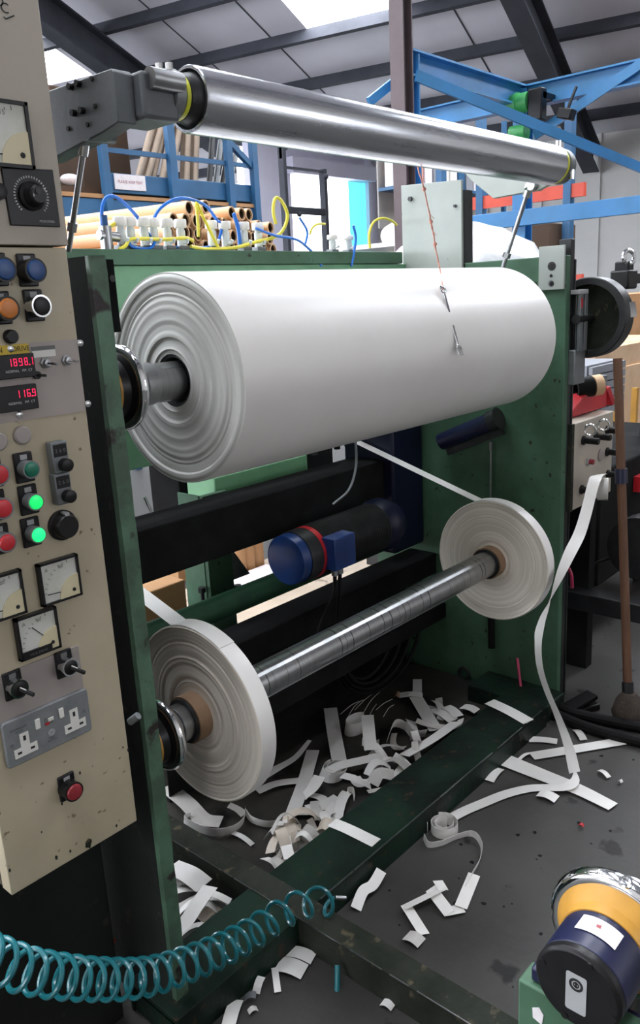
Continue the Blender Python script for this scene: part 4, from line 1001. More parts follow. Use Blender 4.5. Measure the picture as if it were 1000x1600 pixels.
# ------------------------------------------------------------------ paper offcuts
Q1 = lambda u, v: (400 + u / 3.571, 1060 + v / 3.571)
Q2 = lambda u, v: (240 + u / 4.167, 1200 + v / 4.167)
Q3 = lambda u, v: (560 + u / 2.2727, 1000 + v / 2.2727)
Q4 = lambda u, v: (420 + u / 2.0833, 1050 + v / 2.0833)
Q5 = lambda u, v: (500 + u / 2., 1300 + v / 2.)
Q6 = lambda u, v: (120 + u / 2.5, 1250 + v / 2.5)
def scrap(Q, pts, w, label, m_='scrap', mode='flat', group='paper offcuts', n=6, tilt=0.):
    w = [v * 1.12 for v in w] if isinstance(w, list) else w * 1.12
    P = []; wm = max(w) if isinstance(w, list) else w
    for p in pts:
        x, y = Q(p[0], p[1]) if Q else (p[0], p[1])
        P.append(at(x, y, 'z', p[2] if len(p) > 2 else .006))
    S = spline(P, n) if len(P) > 2 else [P[0].lerp(P[1], i / 6) for i in range(7)]
    if len(P) == 2:                                # a little springy curl
        for i, p in enumerate(S): p.z += .006 * math.sin(PI * i / 6)
    if mode == 'flat':
        side = []
        for i in range(len(S)):
            t = S[min(i + 1, len(S) - 1)] - S[max(i - 1, 0)]; s = t.cross(UP)
            s.normalize(); side.append(s + UP * tilt)
    elif mode == 'edge': side = UP + V((.0, -.25, 0)) * (1 if tilt == 0 else tilt)
    else: side = mode
    if mode == 'edge':
        for p in S: p.z = max(p.z, wm / 2 * .97 + .002)
    else:
        for p in S: p.z = max(p.z, .003 + abs(tilt) * wm * .4)
    return single('paper_strip', MB().ribbon(S, w, side, .0007), T[m_], label, 'paper strip', group)
G1 = 'paper offcuts inside the machine base'
scrap(Q1, [(415, 165, .02), (435, 300, .024), (465, 460, .02)], .042, 'flat white offcut pointing back behind the loop of paper', group=G1)
scrap(Q1, [(622, 205, .10), (630, 300, .085), (640, 400, .06)], .036, 'bright white offcut standing up over the round paper loop', group=G1)
scrap(Q1, [(700, 430, .055), (600, 455, .05), (470, 485, .045), (395, 520, .035)], .036, 'white offcut lying across the middle of the heap', group=G1)
c = at(*Q1(440, 555), 'z', .0); rr = .043
lp = [c + V((rr * (1 - .012 * i) * math.cos(.26 * i + 1), rr * (1 - .012 * i) * math.sin(.26 * i + 1), .024)) for i in range(40)]
single('paper_strip', MB().ribbon(lp, .036, UP + V((.25, -.35, 0))), T['scrap'], 'white offcut curled into a ring in the middle of the heap', 'paper strip', G1)
c = at(*Q1(560, 300), 'z', .0)
lp = [c + V((.045 * math.cos(.2 * i), .03 * math.sin(.2 * i) + .0, .03)) for i in range(26)]
single('paper_strip', MB().ribbon(lp, .05, UP + V((.0, -.2, 0))), T['scrap'], 'white offcut curved like a cup behind the middle of the heap', 'paper strip', G1)
scrap(Q1, [(355, 545, .04), (315, 610, .03), (265, 660, .01)], .034, 'white offcut sloping down in front of the paper ring', group=G1)
scrap(Q1, [(318, 400, .012), (270, 570, .014), (205, 750, .01)], .037, 'long flat offcut pointing forward left of the paper ring', group=G1)
scrap(Q1, [(300, 345, .055), (220, 440, .05), (120, 500, .05), (40, 545, .045)], [.012 + .0012 * min(i, 30) for i in range(19)], 'shiny tapering offcut beside the front left reel', group=G1)
scrap(Q1, [(5, 630, .012), (120, 585, .014), (290, 565, .012)], .028, 'narrow offcut lying across the front of the left heap', group=G1)
scrap(Q1, [(75, 225, .01), (200, 245, .01)], .042, 'dull offcut lying apart behind the front left reel', 'scrap_dull', group=G1)
scrap(Q1, [(735, 335, .03), (770, 255, .045), (830, 265, .03), (880, 310, .026), (950, 305, .024)], .040, 'white offcut with a rolled end right of the middle of the heap', mode=UP + V((-.3, -.5, 0)), group=G1)
scrap(Q1, [(900, 5, .012), (900, 70, .016), (898, 135, .014)], .030, 'short offcut at the back crossing another with a brown end', group=G1)
scrap(Q1, [(800, 95, .022), (930, 95, .022)], .034, 'offcut with a brown end at the back of the heap', group=G1)
scrap(Q1, [(776, 92, .022), (800, 94, .022)], .034, 'brown cardboard end beside the offcut at the back of the heap', 'core', group=G1)
scrap(Q1, [(890, 100, .018), (950, 200, .016), (1005, 290, .014)], .042, 'wide offcut running forward right from the crossing pair', group=G1)
scrap(Q4, [(440, 272, .035), (530, 220, .04), (612, 162, .035)], .046, 'wide bright offcut leaning on the back edge of the base channel', tilt=.3, group=G1)
scrap(Q1, [(700, 470, .03), (780, 450, .045), (850, 500, .03)], .040, 'crumpled offcut in the heap close to the base channel', 'scrap_dull', tilt=.3, group=G1)
scrap(Q1, [(650, 590, .02), (690, 530, .04), (770, 540, .03)], .035, 'crumpled dull offcut low against the base channel', 'scrap_dull', tilt=-.4, group=G1)
scrap(Q1, [(480, 540, .05), (555, 560, .05), (640, 605, .02)], .028, 'folded offcut in front of the ring, pointing right', group=G1)
scrap(Q1, [(515, 660, .012), (510, 625, .022), (540, 625, .02), (550, 670, .012)], .020, 'small curled offcut before the ring', mode='edge', group=G1)
scrap(Q1, [(330, 715, .02), (348, 790, .012)], .020, 'small upright scrap near the inner corner of the base, left one', group=G1)
scrap(Q1, [(455, 690, .012), (385, 785, .016)], .024, 'small slanting scrap near the inner corner of the base, right one', group=G1)
scrap(Q4, [(630, 112, .02), (678, 128, .02)], .035, 'white offcut at the right end of the heap, by the channel', group=G1)
scrap(Q4, [(545, 125, .012), (600, 158, .012)], .040, 'stacked offcut at the back right of the heap, lower one', group=G1)
scrap(Q4, [(575, 112, .018), (618, 145, .018)], .036, 'stacked offcut at the back right of the heap, upper one', group=G1)
scrap(Q4, [(695, 75, .004), (735, 95, .004)], .045, 'grey translucent offcut by the foot of the right plate', 'scrap_dull', group=G1)
scrap(Q2, [(85, 120, .02), (220, 230, .02), (320, 330, .018), (440, 350, .014)], .046, 'long dull offcut under the front left reel', 'scrap_dull', group=G1)
scrap(Q2, [(240, 310, .02), (200, 335, .02), (290, 390, .02), (400, 420, .02), (520, 395, .02), (585, 340, .02), (595, 275, .02)], .024, 'offcut bent in a wide arc under the front left reel', mode='edge', group=G1)
scrap(Q2, [(598, 285, .02), (640, 335, .02), (740, 365, .02), (850, 345, .02), (935, 290, .02)], .020, 'offcut standing on edge in an arc right of the reel', mode='edge', group=G1)
scrap(Q2, [(515, 420, .01), (645, 500, .006)], .014, 'thin pointed sliver near the inner corner of the base', group=G1)
scrap(Q2, [(490, 240, .03), (550, 270, .02), (590, 305, .012)], .022, 'grey sliver hanging below the reel', 'scrap_dull', group=G1)
scrap(Q2, [(855, 440, .06), (865, 510, .058), (885, 590, .05)], .026, 'bright square cut offcut on top of the corner heap', group=G1)
scrap(Q2, [(720, 585, .05), (760, 600, .05), (800, 640, .03)], .032, 'curved scrap right in the inner corner of the base', tilt=.5, group=G1)
scrap(Q4, [(205, 489, .0765), (260, 512, .078), (350, 556, .0765)], .034, 'white strip lying over the base channel near the rail', group='strips on the base channel')
scrap(Q4, [(718, 96, .079), (780, 125, .08), (846, 162, .0775)], .042, 'white strip lying over the base channel by the right plate', group='strips on the base channel')
# loose floor strips
G2 = 'paper strips on the open floor'
scrap(Q3, [(518, 425), (650, 478), (780, 530), (905, 592)], [.060 - .0011 * i for i in range(19)], 'widest white strip lying flat on the floor', group=G2)
scrap(Q3, [(615, 412), (780, 385), (940, 358)], .038, 'straight white strip on the floor pointing right, behind the others', group=G2)
scrap(Q3, [(604, 352), (650, 353), (706, 360)], .030, 'short white strip close to the end of the base channel', group=G2)
scrap(Q3, [(500, 455), (462, 500)], .030, 'small torn white piece beside the base channel', group=G2)
scrap(Q3, [(640, 543), (705, 566)], .034, 'short strip sticking out under the widest strip', group=G2)
scrap(Q3, [(570, 425), (610, 402)], .010, 'thin sliver of paper by the base channel', group=G2)
scrap(Q3, [(855, 462), (890, 488)], .014, 'small white chip on the right of the floor', group=G2)
scrap(Q3, [(772, 318), (800, 355)], .022, 'little translucent scrap behind the straight strip', 'scrap_dull', group=G2)
scrap(Q3, [(925, 500), (936, 506)], .010, 'tiny white chip near the right picture edge', group=G2)
scrap(Q3, [(782, 656), (800, 662)], .010, 'tiny red and white chip of paper on the floor', 'red', group=G2)
curl = [(770, 470, .02), (768, 500, .02), (735, 522, .014), (660, 524, .006), (600, 528, .006), (520, 548, .006), (440, 580, .006), (370, 610, .006), (312, 642, .008)]
scrap(Q3, curl, [.008 + .0028 * min(i, 8) for i in range(49)], 'long curved white strip on the floor ending in a coil', group=G2)
c = at(*Q3(302, 680), 'z', 0)
lp = [c + V(((.019 + .0006 * i) * math.cos(.35 * i), (.019 + .0006 * i) * math.sin(.35 * i), .017)) for i in range(44)]
single('paper_strip', MB().ribbon(lp, .030, UP), T['scrap'], 'tight paper coil standing on the floor', 'paper strip', G2)
scrap(Q3, [(232, 700, .01), (250, 728, .01), (300, 722, .01), (350, 700, .01), (405, 690, .01), (435, 725, .01), (432, 780, .01), (400, 840, .01), (378, 880, .01)], .018, 'thin strip snaking in an S on the floor', mode='edge', group=G2)
zz_ = MB()
for (u0, v0, h0_), (u1, v1, h1_), w_, tl_ in (((482, 132, .012), (440, 235, .010), .030, .1), ((448, 238, .006), (388, 250, .008), .028, 0), ((405, 254, .010), (345, 176, .026), .028, .3), ((392, 172, .030), (262, 236, .014), .024, -.3), ((268, 228, .012), (326, 320, .005), .028, .2), ((368, 152, .030), (386, 182, .030), .026, .2)):
    p_ = at(*Q5(u0, v0), 'z', h0_); q_ = at(*Q5(u1, v1), 'z', h1_); s_ = (q_ - p_).cross(UP).normalized() + UP * tl_
    zz_.ribbon([p_.lerp(q_, k_ / 4) for k_ in range(5)], w_, s_, .0007)
for v_ in zz_.v: v_.z = max(v_.z, .002)
single('paper_strip', zz_, T['scrap'], 'white strip folded in a sharp zigzag at the end of the S bend', 'paper strip', G2)
scrap(Q5, [(270, 322), (318, 348)], .030, 'small dark scrap below the zigzag strip', 'scrap_dull', group=G2)
scrap(Q5, [(192, 120, .03), (165, 165, .02), (135, 185, .02), (112, 240, .008)], .024, 'twisted white strip on the floor in front of the channel', group=G2, tilt=.4)
# strips in front of the lower rail, bottom of the picture
G3 = 'paper strips by the floor rail'
scrap(Q6, [(825, 590), (925, 620)], .030, 'white strip beside the floor rail, nearest the coiled hose', group=G3)
scrap(Q6, [(785, 640), (890, 672)], .038, 'wide short white strip beside the floor rail', group=G3)
scrap(Q6, [(772, 655, .01), (785, 750, .006)], .013, 'narrow pointed strip beside the floor rail', group=G3)
scrap(Q6, [(722, 690, .02), (700, 755, .006)], .016, 'narrow bent strip left of the pointed one', group=G3)
scrap(Q6, [(655, 775, .012), (700, 762, .02)], .015, 'crumpled foil like scrap by the rail', 'foil', group=G3)
scrap(Q6, [(625, 780), (590, 890)], .026, 'white strip cut by the bottom picture edge', group=G3)
scrap(Q6, [(670, 830), (705, 815)], .012, 'small grey chip on the floor near the bottom', 'scrap_dull', group=G3)
scrap(Q5, [(195, 530), (230, 548)], .020, 'pale chip on the floor left of the rail', group=G3)
# triangle of strips behind the toe bar
G4 = 'paper strips between left plate and floor rail'
for pts, w, l_, m_ in (([(110, 640, .05), (230, 690, .06), (330, 765, .05)], .05, 'wide bright strip, uppermost between the left plate and rail', 'scrap'),
                       ([(370, 770, .075), (290, 880, .08), (210, 1000, .07), (150, 1060, .06)], .034, 'long strip running forward over the others by the left plate', 'scrap'),
                       ([(125, 800, .03), (300, 775, .035)], .03, 'strip lying sideways under the long one', 'scrap'),
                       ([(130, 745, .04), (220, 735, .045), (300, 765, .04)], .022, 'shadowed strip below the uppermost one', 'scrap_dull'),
                       ([(330, 800, .05), (420, 830, .05), (500, 870, .04)], .018, 'narrow strip pointing at the rail, upper one', 'scrap'),
                       ([(370, 850, .03), (490, 880, .03)], .014, 'narrow strip pointing at the rail, lower one', 'scrap'),
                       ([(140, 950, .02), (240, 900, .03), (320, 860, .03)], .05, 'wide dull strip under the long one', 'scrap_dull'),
                       ([(300, 990, .02), (420, 900, .02)], .03, 'torn cream strip close to the rail', 'scrap_cream')):
    scrap(Q2, pts, w, l_, m_, group=G4)
# the rest of the heap: short strips that nothing tells apart
rnd = random.Random(5)
def loose(x, y, n_, lab, grp, mats, zmax, lmin=.05, lmax=.15, wr=(.016, .038)):
    for i in range(n_):
        px_ = x[0] + (x[1] - x[0]) * rnd.random(); py_ = y[0] + (y[1] - y[0]) * rnd.random()
        a = rnd.uniform(0, PI); Ln = rnd.uniform(lmin, lmax); z = rnd.uniform(.004, zmax); bow = rnd.uniform(-.03, .05); cu_ = rnd.uniform(-.9, .9)
        d = V((math.cos(a), math.sin(a), rnd.uniform(-.12, .12))); s = V((-d.y, d.x, 0)); w = rnd.uniform(*wr)
        P = [V((px_, py_, z)) + d * Ln * (k_ / 8 - .5) + s * cu_ * Ln * .3 * (k_ / 8 - .5) ** 2 * 4 + UP * bow * (1 - (k_ / 4 - 1) ** 2) for k_ in range(9)]
        for p in P: p.z = max(p.z, .004)
        tw = rnd.uniform(-.5, .5)
        single('paper_strip', MB().ribbon(P, w, s + UP * tw, .0007), T[rnd.choice(mats)], lab, 'paper strip', grp)
loose((1.26, 1.44), (1.30, 1.40), 26, 'short crumpled strip in the cream heap in the inner corner of the base', 'loose strips in the corner heap', ['scrap_cream', 'scrap_cream', 'scrap', 'scrap_dull'], .05, .04, .10)
loose((1.42, 1.85), (1.31, 1.50), 16, 'short white strip in the loose heap behind the base channel', 'loose strips in the long heap', ['scrap', 'scrap', 'scrap_dull'], .03)
loose((1.85, 2.2), (1.33, 1.50), 10, 'short white strip in the right part of the heap behind the base channel', 'loose strips at the right of the heap', ['scrap', 'scrap_dull'], .03)
loose((.82, 1.02), (1.29, 1.40), 7, 'small strip in the shade between the left plate and the floor rail', 'loose strips by the left plate', ['scrap_dull', 'scrap'], .025)
# oil stained ground sheet of dirt inside the base
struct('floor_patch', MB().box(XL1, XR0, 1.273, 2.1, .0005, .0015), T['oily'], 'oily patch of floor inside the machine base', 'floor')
for i in range(7):
    a = at(*Q1(470 + 40 * i, 200 + 25 * math.sin(i * 2.2)), 'z', .02); b = a + V((rnd.uniform(.08, .2), rnd.uniform(-.03, .1), 0)); mid = (a + b) / 2 + V((0, 0, rnd.uniform(.0, .012)))
    single('fibre', MB().tube(spline([a, mid, b]), .0010, 5), T['scrap_dull'], 'thin pale paper thread at the back of the heap', 'thread', 'paper threads')
# specks of dirt on the open floor
fm = MB()
for i in range(110):
    x_, y_ = rnd.uniform(1.1, 2.9), rnd.uniform(.25, 1.08); r = rnd.uniform(.002, .007) * (1 if rnd.random() > .1 else 1.8)
    fm.prism([V((x_ + r * rnd.uniform(.6, 1.2) * math.cos(k_ * 1.05), y_ + r * rnd.uniform(.6, 1.2) * math.sin(k_ * 1.05), .0002)) for k_ in range(6)], UP, .0009)
single('dirt_specks', fm, T['rubber'], 'black specks of dirt scattered on the open floor', 'dirt', kind='stuff')

# hanging tape on the right
tp = at(898, 1207, 'z', .02)
tape = [(940, 741, 1.085), (932, 745, 1.07), (926, 760, 1.065), (916, 800, 1.06), (905, 835, 1.055), (890, 865, 1.05), (872, 905, 1.045), (858, 940, 1.04), (846, 972, 1.03), (841, 1000, 1.02), (843, 1040, 1.01), (855, 1080, 1.0), (872, 1120, .985), (888, 1165, (.985 + tp.y) / 2), (898, 1207, tp.y)]
P = [at(a, b, 'y', y_) for a, b, y_ in tape]; S = spline(P, 5)
sides = []
for i in range(len(S)):
    f = i / (len(S) - 1)
    a = 0 if f < .30 else min((f - .30) / .32, 1) * 1.75
    if f > .66: a = 1.75 + (f - .66) * 1.2
    sides.append(V((math.cos(a - .75), math.sin(a - .75) * 1.0, .05)))
single('paper_tape', MB().ribbon(S, .036, sides, .0006), T['scrap'], 'long white paper tape hanging twisted from the side box to the floor', 'paper strip')
c = at(941, 764, 'y', 1.075)
lp = [c + V((.0 + .004 * i / 30, 0, 0)) + (V((.72, .30, 0)) * math.cos(.24 * i) + UP * math.sin(.24 * i)) * (.030 + .0002 * i) for i in range(52)]
single('paper_tape', MB().ribbon(lp, .034, V((.45, -1, 0))), T['scrap'], 'looped white paper tape hung on the knob of the side box', 'paper strip')

# ------------------------------------------------------------------ things beyond the right side plate
BY = 1.14
a = at(898, 662, 'y', BY); b = at(957, 655, 'y', BY); d = at(897, 797, 'y', BY)
bx0, bx1, bz0, bz1 = a.x, b.x + .01, d.z, a.z
sb = thing('switch_box', 'beige switch box with black knobs beside the right side plate', 'control box', ((bx0 + bx1) / 2, 1.25, bz0))
part('box_body', MB().box(bx0, bx1, BY, BY + .22, bz0, bz1), T['beige_up'], sb, bev=.004)
part('side_strip', MB().box(bx0 - .022, bx0 - .004, BY - .002, BY + .05, bz0, bz1), T['rail'], sb)
def knob(px, py, r, L_, m_='blackplastic', lab=None, y=BY):
    p = at(px, py, 'y', y)
    return part('knob', MB().lathe(p, NY, [(0, 0), (0, r), (.006, r), (.008, r * .7), (L_ - .002, r * .72), (L_, r * .6), (L_, 0)], 20), T[m_], sb, lab)
for px, py in ((911, 688), (930, 682), (948, 672), (948, 706), (949, 741), (908, 765)): knob(px, py, .016, .055)
for px, py in ((922, 672), (943, 664)):
    p = at(px, py, 'y', BY - .03); part('ring_handle', MB().torus(p, (.8, .3, 0), .018, .0035, 24, 8), T['chrome'], sb, 'chrome ring')
p = at(938, 711, 'y', BY); part('round_plate', MB().lathe(p, NY, [(0, 0), (0, .022), (.004, .022), (.006, .016), (.006, 0)], 28), T['greyplate'], sb)
p = at(918, 721, 'y', BY); w_ = part('push_button', MB().lathe(p, NY, [(0, .013), (.008, .013), (.008, .009), (0, .009)], 24, closed=True), T['labelgrey'], sb)
part('button_cap', MB().cyl(p, p + NY * .022, .009), T['reddark'], w_)
part('mounting_foot', MB().box(bx0, bx0 + .05, BY + .05, BY + .18, 0, bz0), T['black'], sb)
part('mounting_foot', MB().box(bx1 - .05, bx1, BY + .05, BY + .18, 0, bz0), T['black'], sb)
# red tape gun with its roll, on top of the box
g0 = at(925, 630, 'y', BY + .05)
tg = thing('tape_gun', 'red tape gun lying on the beige switch box', 'tape dispenser', (g0.x, BY + .06, bz1))
q0 = at(905, 640, 'y', BY + .05); q1 = at(948, 640, 'y', BY + .05)
gz = bz1 + .004
part('gun_body', MB().prism([(q0.x - .05, BY + .05, gz), (q1.x, BY + .05, gz), (q1.x - .005, BY + .05, gz + .075), (q0.x + .035, BY + .05, gz + .065), (q0.x - .05, BY + .05, gz + .02)], (0, 1, 0), .05), T['red'], tg, bev=.004)
part('cutter_block', MB().box(q1.x - .05, q1.x - .004, BY + .05, BY + .1, gz + .076, gz + .115), T['steelgrey'], tg, bev=.002)
rp_ = at(908, 605, 'y', BY + .07)
part('tape_roll', MB().pipe((rp_.x - .005, BY + .09, rp_.z - .005), (rp_.x + .04, BY + .05, rp_.z), .036, .024, 40), T['rubber'], tg, 'dark side of the tape roll')
part('tape_face', MB().pipe((rp_.x + .041, BY + .049, rp_.z), (rp_.x + .066, BY + .03, rp_.z + .003), .036, .028, 40), T['cardpale'], tg, 'cream tape roll')
part('handle', MB().bar((q1.x + .004, BY + .06, gz + .07), (q1.x + .035, BY + .05, gz + .005), .03, .022), T['red'], tg, bev=.004)
# drum with recessed side, standing outside the plate
DX = 2.56
dc = at(917, 497, 'x', DX)
dr_ = thing('belt_drum', 'dark grey drum with a recessed side beyond the right side plate', 'drum', tuple(dc))
part('drum_rim', MB().lathe(dc, X1, [(0, .104), (0, .123), (.004, .126), (.062, .126), (.066, .123), (.066, .1), (.06, .1), (.03, .100)], 72, closed=True), T['darksteel'], dr_, bev=.0)
part('drum_disc', MB().lathe(dc + X1 * .03, X1, [(0, 0), (0, .1), (.02, .1), (.02, 0)], 60), T['rail'], dr_)
part('rim_highlight', MB().lathe(dc + X1 * .03, X1, [(0, .1262), (0, .128), (.05, .128), (.05, .1262)], 10, closed=True, a0=-.35, a1=.02), T['chrome'], dr_, 'bright clip')  # highlight on the rim built as a chrome arc
part('axle', MB().cyl((XR1 + .001, dc.y, dc.z), dc + X1 * .05, .014), T['darksteel'], dr_)
# slotted bracket between drum and plate
sb0 = at(903, 460, 'y', 1.13); sb1 = at(921, 545, 'y', 1.13); zb_ = at(905, 605, 'y', 1.13).z
sl = thing('slide_bracket', 'grey slotted bracket standing before the dark drum', 'bracket', (sb0.x, 1.14, zb_))
part('bracket_plate', MB().box(sb0.x, sb0.x + .022, 1.12, 1.135, sb1.z, sb0.z).box(sb0.x + .034, sb0.x + .056, 1.12, 1.135, sb1.z, sb0.z).box(sb0.x, sb0.x + .056, 1.128, 1.137, sb1.z, sb0.z + .004), T['steelgrey'], sl, bev=.002)
part('top_block', MB().box(sb0.x - .008, sb0.x + .056, 1.12, 1.16, sb0.z, sb0.z + .014), T['labelgrey'], sl, bev=.002)
part('bracket_foot', MB().box(sb0.x - .01, sb0.x + .07, 1.13, 1.20, zb_ + .01, sb1.z + .004), T['steelgrey'], sl, bev=.004)
part('foot_arm', MB().box(XR1 + .033, sb0.x + .02, 1.16, 1.20, zb_, sb1.z), T['black'], sl)
part('red_mark', MB().box(sb0.x + .003, sb0.x + .012, 1.1185, 1.12, sb0.z - .04, sb0.z - .012), T['red'], sl)
# black clamp head with chrome ring
kc = at(978, 436, 'y', 1.35)
kh = thing('clamp_head', 'black clamp head with a chrome ring at the right edge, above the boxes', 'machine part', (kc.x, 1.35, 0))
part('clamp_block', MB().box(kc.x - .045, kc.x + .05, 1.32, 1.40, kc.z - .04, kc.z + .035), T['blackplastic'], kh, bev=.008)
part('clamp_neck', MB().box(kc.x - .025, kc.x + .03, 1.33, 1.39, kc.z + .03, kc.z + .07), T['blackplastic'], kh, bev=.006)
part('chrome_ring', MB().torus((kc.x - .005, 1.34, kc.z + .085), (-.5, -1, .2), .026, .009, 32, 10), T['chrome'], kh, 'chrome ring')
part('clamp_arm', MB().box(kc.x + .04, kc.x + .5, 1.34, 1.38, kc.z - .02, kc.z + .02), T['blackplastic'], kh)
part('clamp_post', MB().box(kc.x + .42, kc.x + .5, 1.32, 1.42, 0, kc.z - .02), T['black'], kh)
# broom
b0 = at(982, 1112, 'z', .03); b1 = at(965, 560, 'y', b0.y + .12)
bb = thing('broom', 'upright broom with a brown wooden handle and worn dark head', 'broom', (b0.x, b0.y, 0))
part('handle', MB().cyl(b0 + (b1 - b0) * .05, b1, .0145, n=14), T['wood'], bb, 'brown wooden handle')
part('socket', MB().cyl(b0 + (b1 - b0) * .04, b0 + (b1 - b0) * .09, .019, n=14), T['darksteel'], bb)
hd = MB().lathe((b0.x, b0.y, .0), (0, 0, 1), [(0, 0), (.0, .048), (.03, .055), (.075, .042), (.10, .022), (.10, 0)], 24)
part('bristles', hd, T['bristle'], bb, 'worn dark bristles')
tw_ = b0 + (b1 - b0) * .66
part('tape_wrap', MB().cyl(tw_, tw_ + (b1 - b0) * .04, .020, n=14), T['navy'], bb)
# dark frame of the next machine and hoses on the floor
nx = thing('neighbour_machine', 'dark machine base in the shade behind the broom', 'machine', (3.4, 1.3, 0))
p = at(884, 918, 'x', 2.75); q = at(884, 945, 'x', 2.75)
part('frame_beam', MB().box(2.72, 2.80, .4, 2.2, q.z, p.z), T['darksteel'], nx, 'dark frame beam', bev=.004)
part('casing', MB().box(3.0, 4.2, 1.25, 2.2, .25, at(985, 742, 'x', 3.0).z), T['black'], nx, bev=.01)
part('casing', MB().box(2.62, 2.98, 1.42, 1.62, .42, .85), T['darksteel'], nx, bev=.02)
part('leg', MB().box(2.73, 2.79, 1.9, 1.96, 0, q.z), T['black'], nx); part('leg', MB().box(2.73, 2.79, .42, .48, 0, q.z), T['black'], nx)
part('drum_end', MB().lathe(at(1010, 850, 'x', 3.0) + V((-.08, 0, 0)), X1, [(0, 0), (0, .12), (.08, .12), (.08, 0)], 40), T['darksteel'], nx)
part('copper_pipe', MB().tube([at(905, 895, 'x', 2.95), at(935, 878, 'x', 2.95), at(970, 866, 'x', 2.95)], .006), T['rail'], nx)
rc__ = at(999, 754, 'y', 1.235)
part('red_cover', MB().box(rc__.x - .03, rc__.x + .06, 1.22, 1.249, rc__.z - .035, rc__.z + .03), T['red'], nx, 'red cover')
single('cable', MB().tube(spline([at(840, 1078, 'z', .02), at(880, 1108, 'z', .018), at(930, 1122, 'z', .018), at(1020, 1140, 'z', .018)]), .018), T['rubber'], 'thick black floor cable, the one further back', 'cable', 'floor cables')
single('cable', MB().tube(spline([at(850, 1108, 'z', .018), at(900, 1130, 'z', .018), at(950, 1146, 'z', .018), at(1030, 1166, 'z', .018)]), .018), T['rubber'], 'thick black floor cable, the one nearer the paper strips', 'cable', 'floor cables')
fp = at(908, 1098, 'z', .03)
pd = thing('foot_pedal', 'black foot pedal on the floor behind the cables', 'foot pedal', (fp.x, fp.y, 0))
part('pedal_base', MB().obox((fp.x, fp.y, .012), ((1, -.45, 0), (.45, 1, 0), (0, 0, 1)), (.06, .03, .012)), T['blackplastic'], pd, bev=.004)
part('treadle', MB().obox((fp.x - .005, fp.y, .038), ((1, -.45, .25), (.45, 1, 0), (-.25, 0, 1)), (.055, .026, .008)), T['rubber'], pd, bev=.003)
single('red_tube', MB().tube(spline([at(889, 888, 'y', 1.2), at(893, 900, 'y', 1.19), at(894, 918, 'y', 1.19)]), .006), T['magenta'], 'short pinkish red tube beside the right side plate', 'tube')
# basket, cardboard boxes, desk and yellow posts at the far right
q0 = at(926, 572, 'y', 1.75); q1 = at(968, 640, 'y', 1.75)
bk = thing('wire_basket', 'grey slatted basket between tape gun and broom', 'basket', ((q0.x + q1.x) / 2, 1.9, 0))
bm_ = MB(); n = 6
for i in range(n):
    z = q1.z + (q0.z - q1.z) * i / n; bm_.box(q0.x, q1.x + .06, 1.75, 1.77, z, z + (q0.z - q1.z) / n * .82)
part('slats', bm_, T['net'], bk); part('basket_back', MB().box(q0.x, q1.x + .06, 1.78, 2.1, q1.z, q0.z), T['net'], bk)
part('basket_stand', MB().box(q0.x + .02, q1.x + .04, 1.80, 2.05, 0, q1.z), T['black'], bk)
yp0 = at(972, 568, 'y', 2.2); yp1 = at(975, 640, 'y', 2.2)
def card(px0, py0, px1, py1, y, dep, m_, label, zbot=None):
    a = at(px0, py0, 'y', y); b = at(px1, py1, 'y', y)
    if zbot is not None: b.z = zbot
    t = thing('cardboard_box', label, 'cardboard box', ((a.x + b.x) / 2, y + dep / 2, b.z), 'boxes at the right edge')
    bo = part('box_body', MB().box(a.x, b.x, y, y + dep, b.z, a.z), T[m_], t, bev=.004)
    part('tape', MB().box((a.x + b.x) / 2 - .03, (a.x + b.x) / 2 + .03, y - .002, y + dep, a.z - .08, a.z + .001), T['card'], bo)
    return a, b
a2, b2_ = card(930, 584, 1060, 652, 2.85, .6, 'cardpale', 'pale cardboard box at the right edge, below the other')
a1, b1_ = card(930, 548, 1060, 583, 2.87, .55, 'cardpale', 'pale cardboard box at the right edge, upper one', a2.z + .002)
a3, b3_ = card(948, 462, 1080, 547, 3.52, .4, 'card', 'brown cardboard sheets standing below the black clamp head', b2_.z + .001)
ds_ = thing('desk', 'blue grey desk top at the right edge under the cardboard boxes', 'desk', ((a2.x + b2_.x) / 2, 2.8, 0))
part('desk_top', MB().box(a2.x - .1, b2_.x + .3, 2.42, 3.95, b2_.z - .05, b2_.z - .001), T['net'], ds_, bev=.003)
part('desk_side', MB().box(a2.x - .06, a2.x, 2.45, 3.9, 0, b2_.z - .05), T['rackdeep'], ds_)
part('desk_front', MB().box(a2.x, b2_.x + .25, 2.46, 2.49, .25, b2_.z - .05), T['net'], ds_); part('desk_side', MB().box(b2_.x + .2, b2_.x + .26, 2.45, 3.9, 0, b2_.z - .05), T['rackdeep'], ds_)
for px, p0, p1, l_ in ((971, 562, 640, 'yellow post standing behind the broom handle'), (997, 690, 650, 'yellow post at the right edge in front of the desk')):
    y_ = 2.25; a = at(px, p0 if px < 980 else 606, 'y', y_)
    single('yellow_post', MB().box(a.x - .02, a.x + .02, y_, y_ + .04, 0, a.z), T['yellow'], l_, 'post')
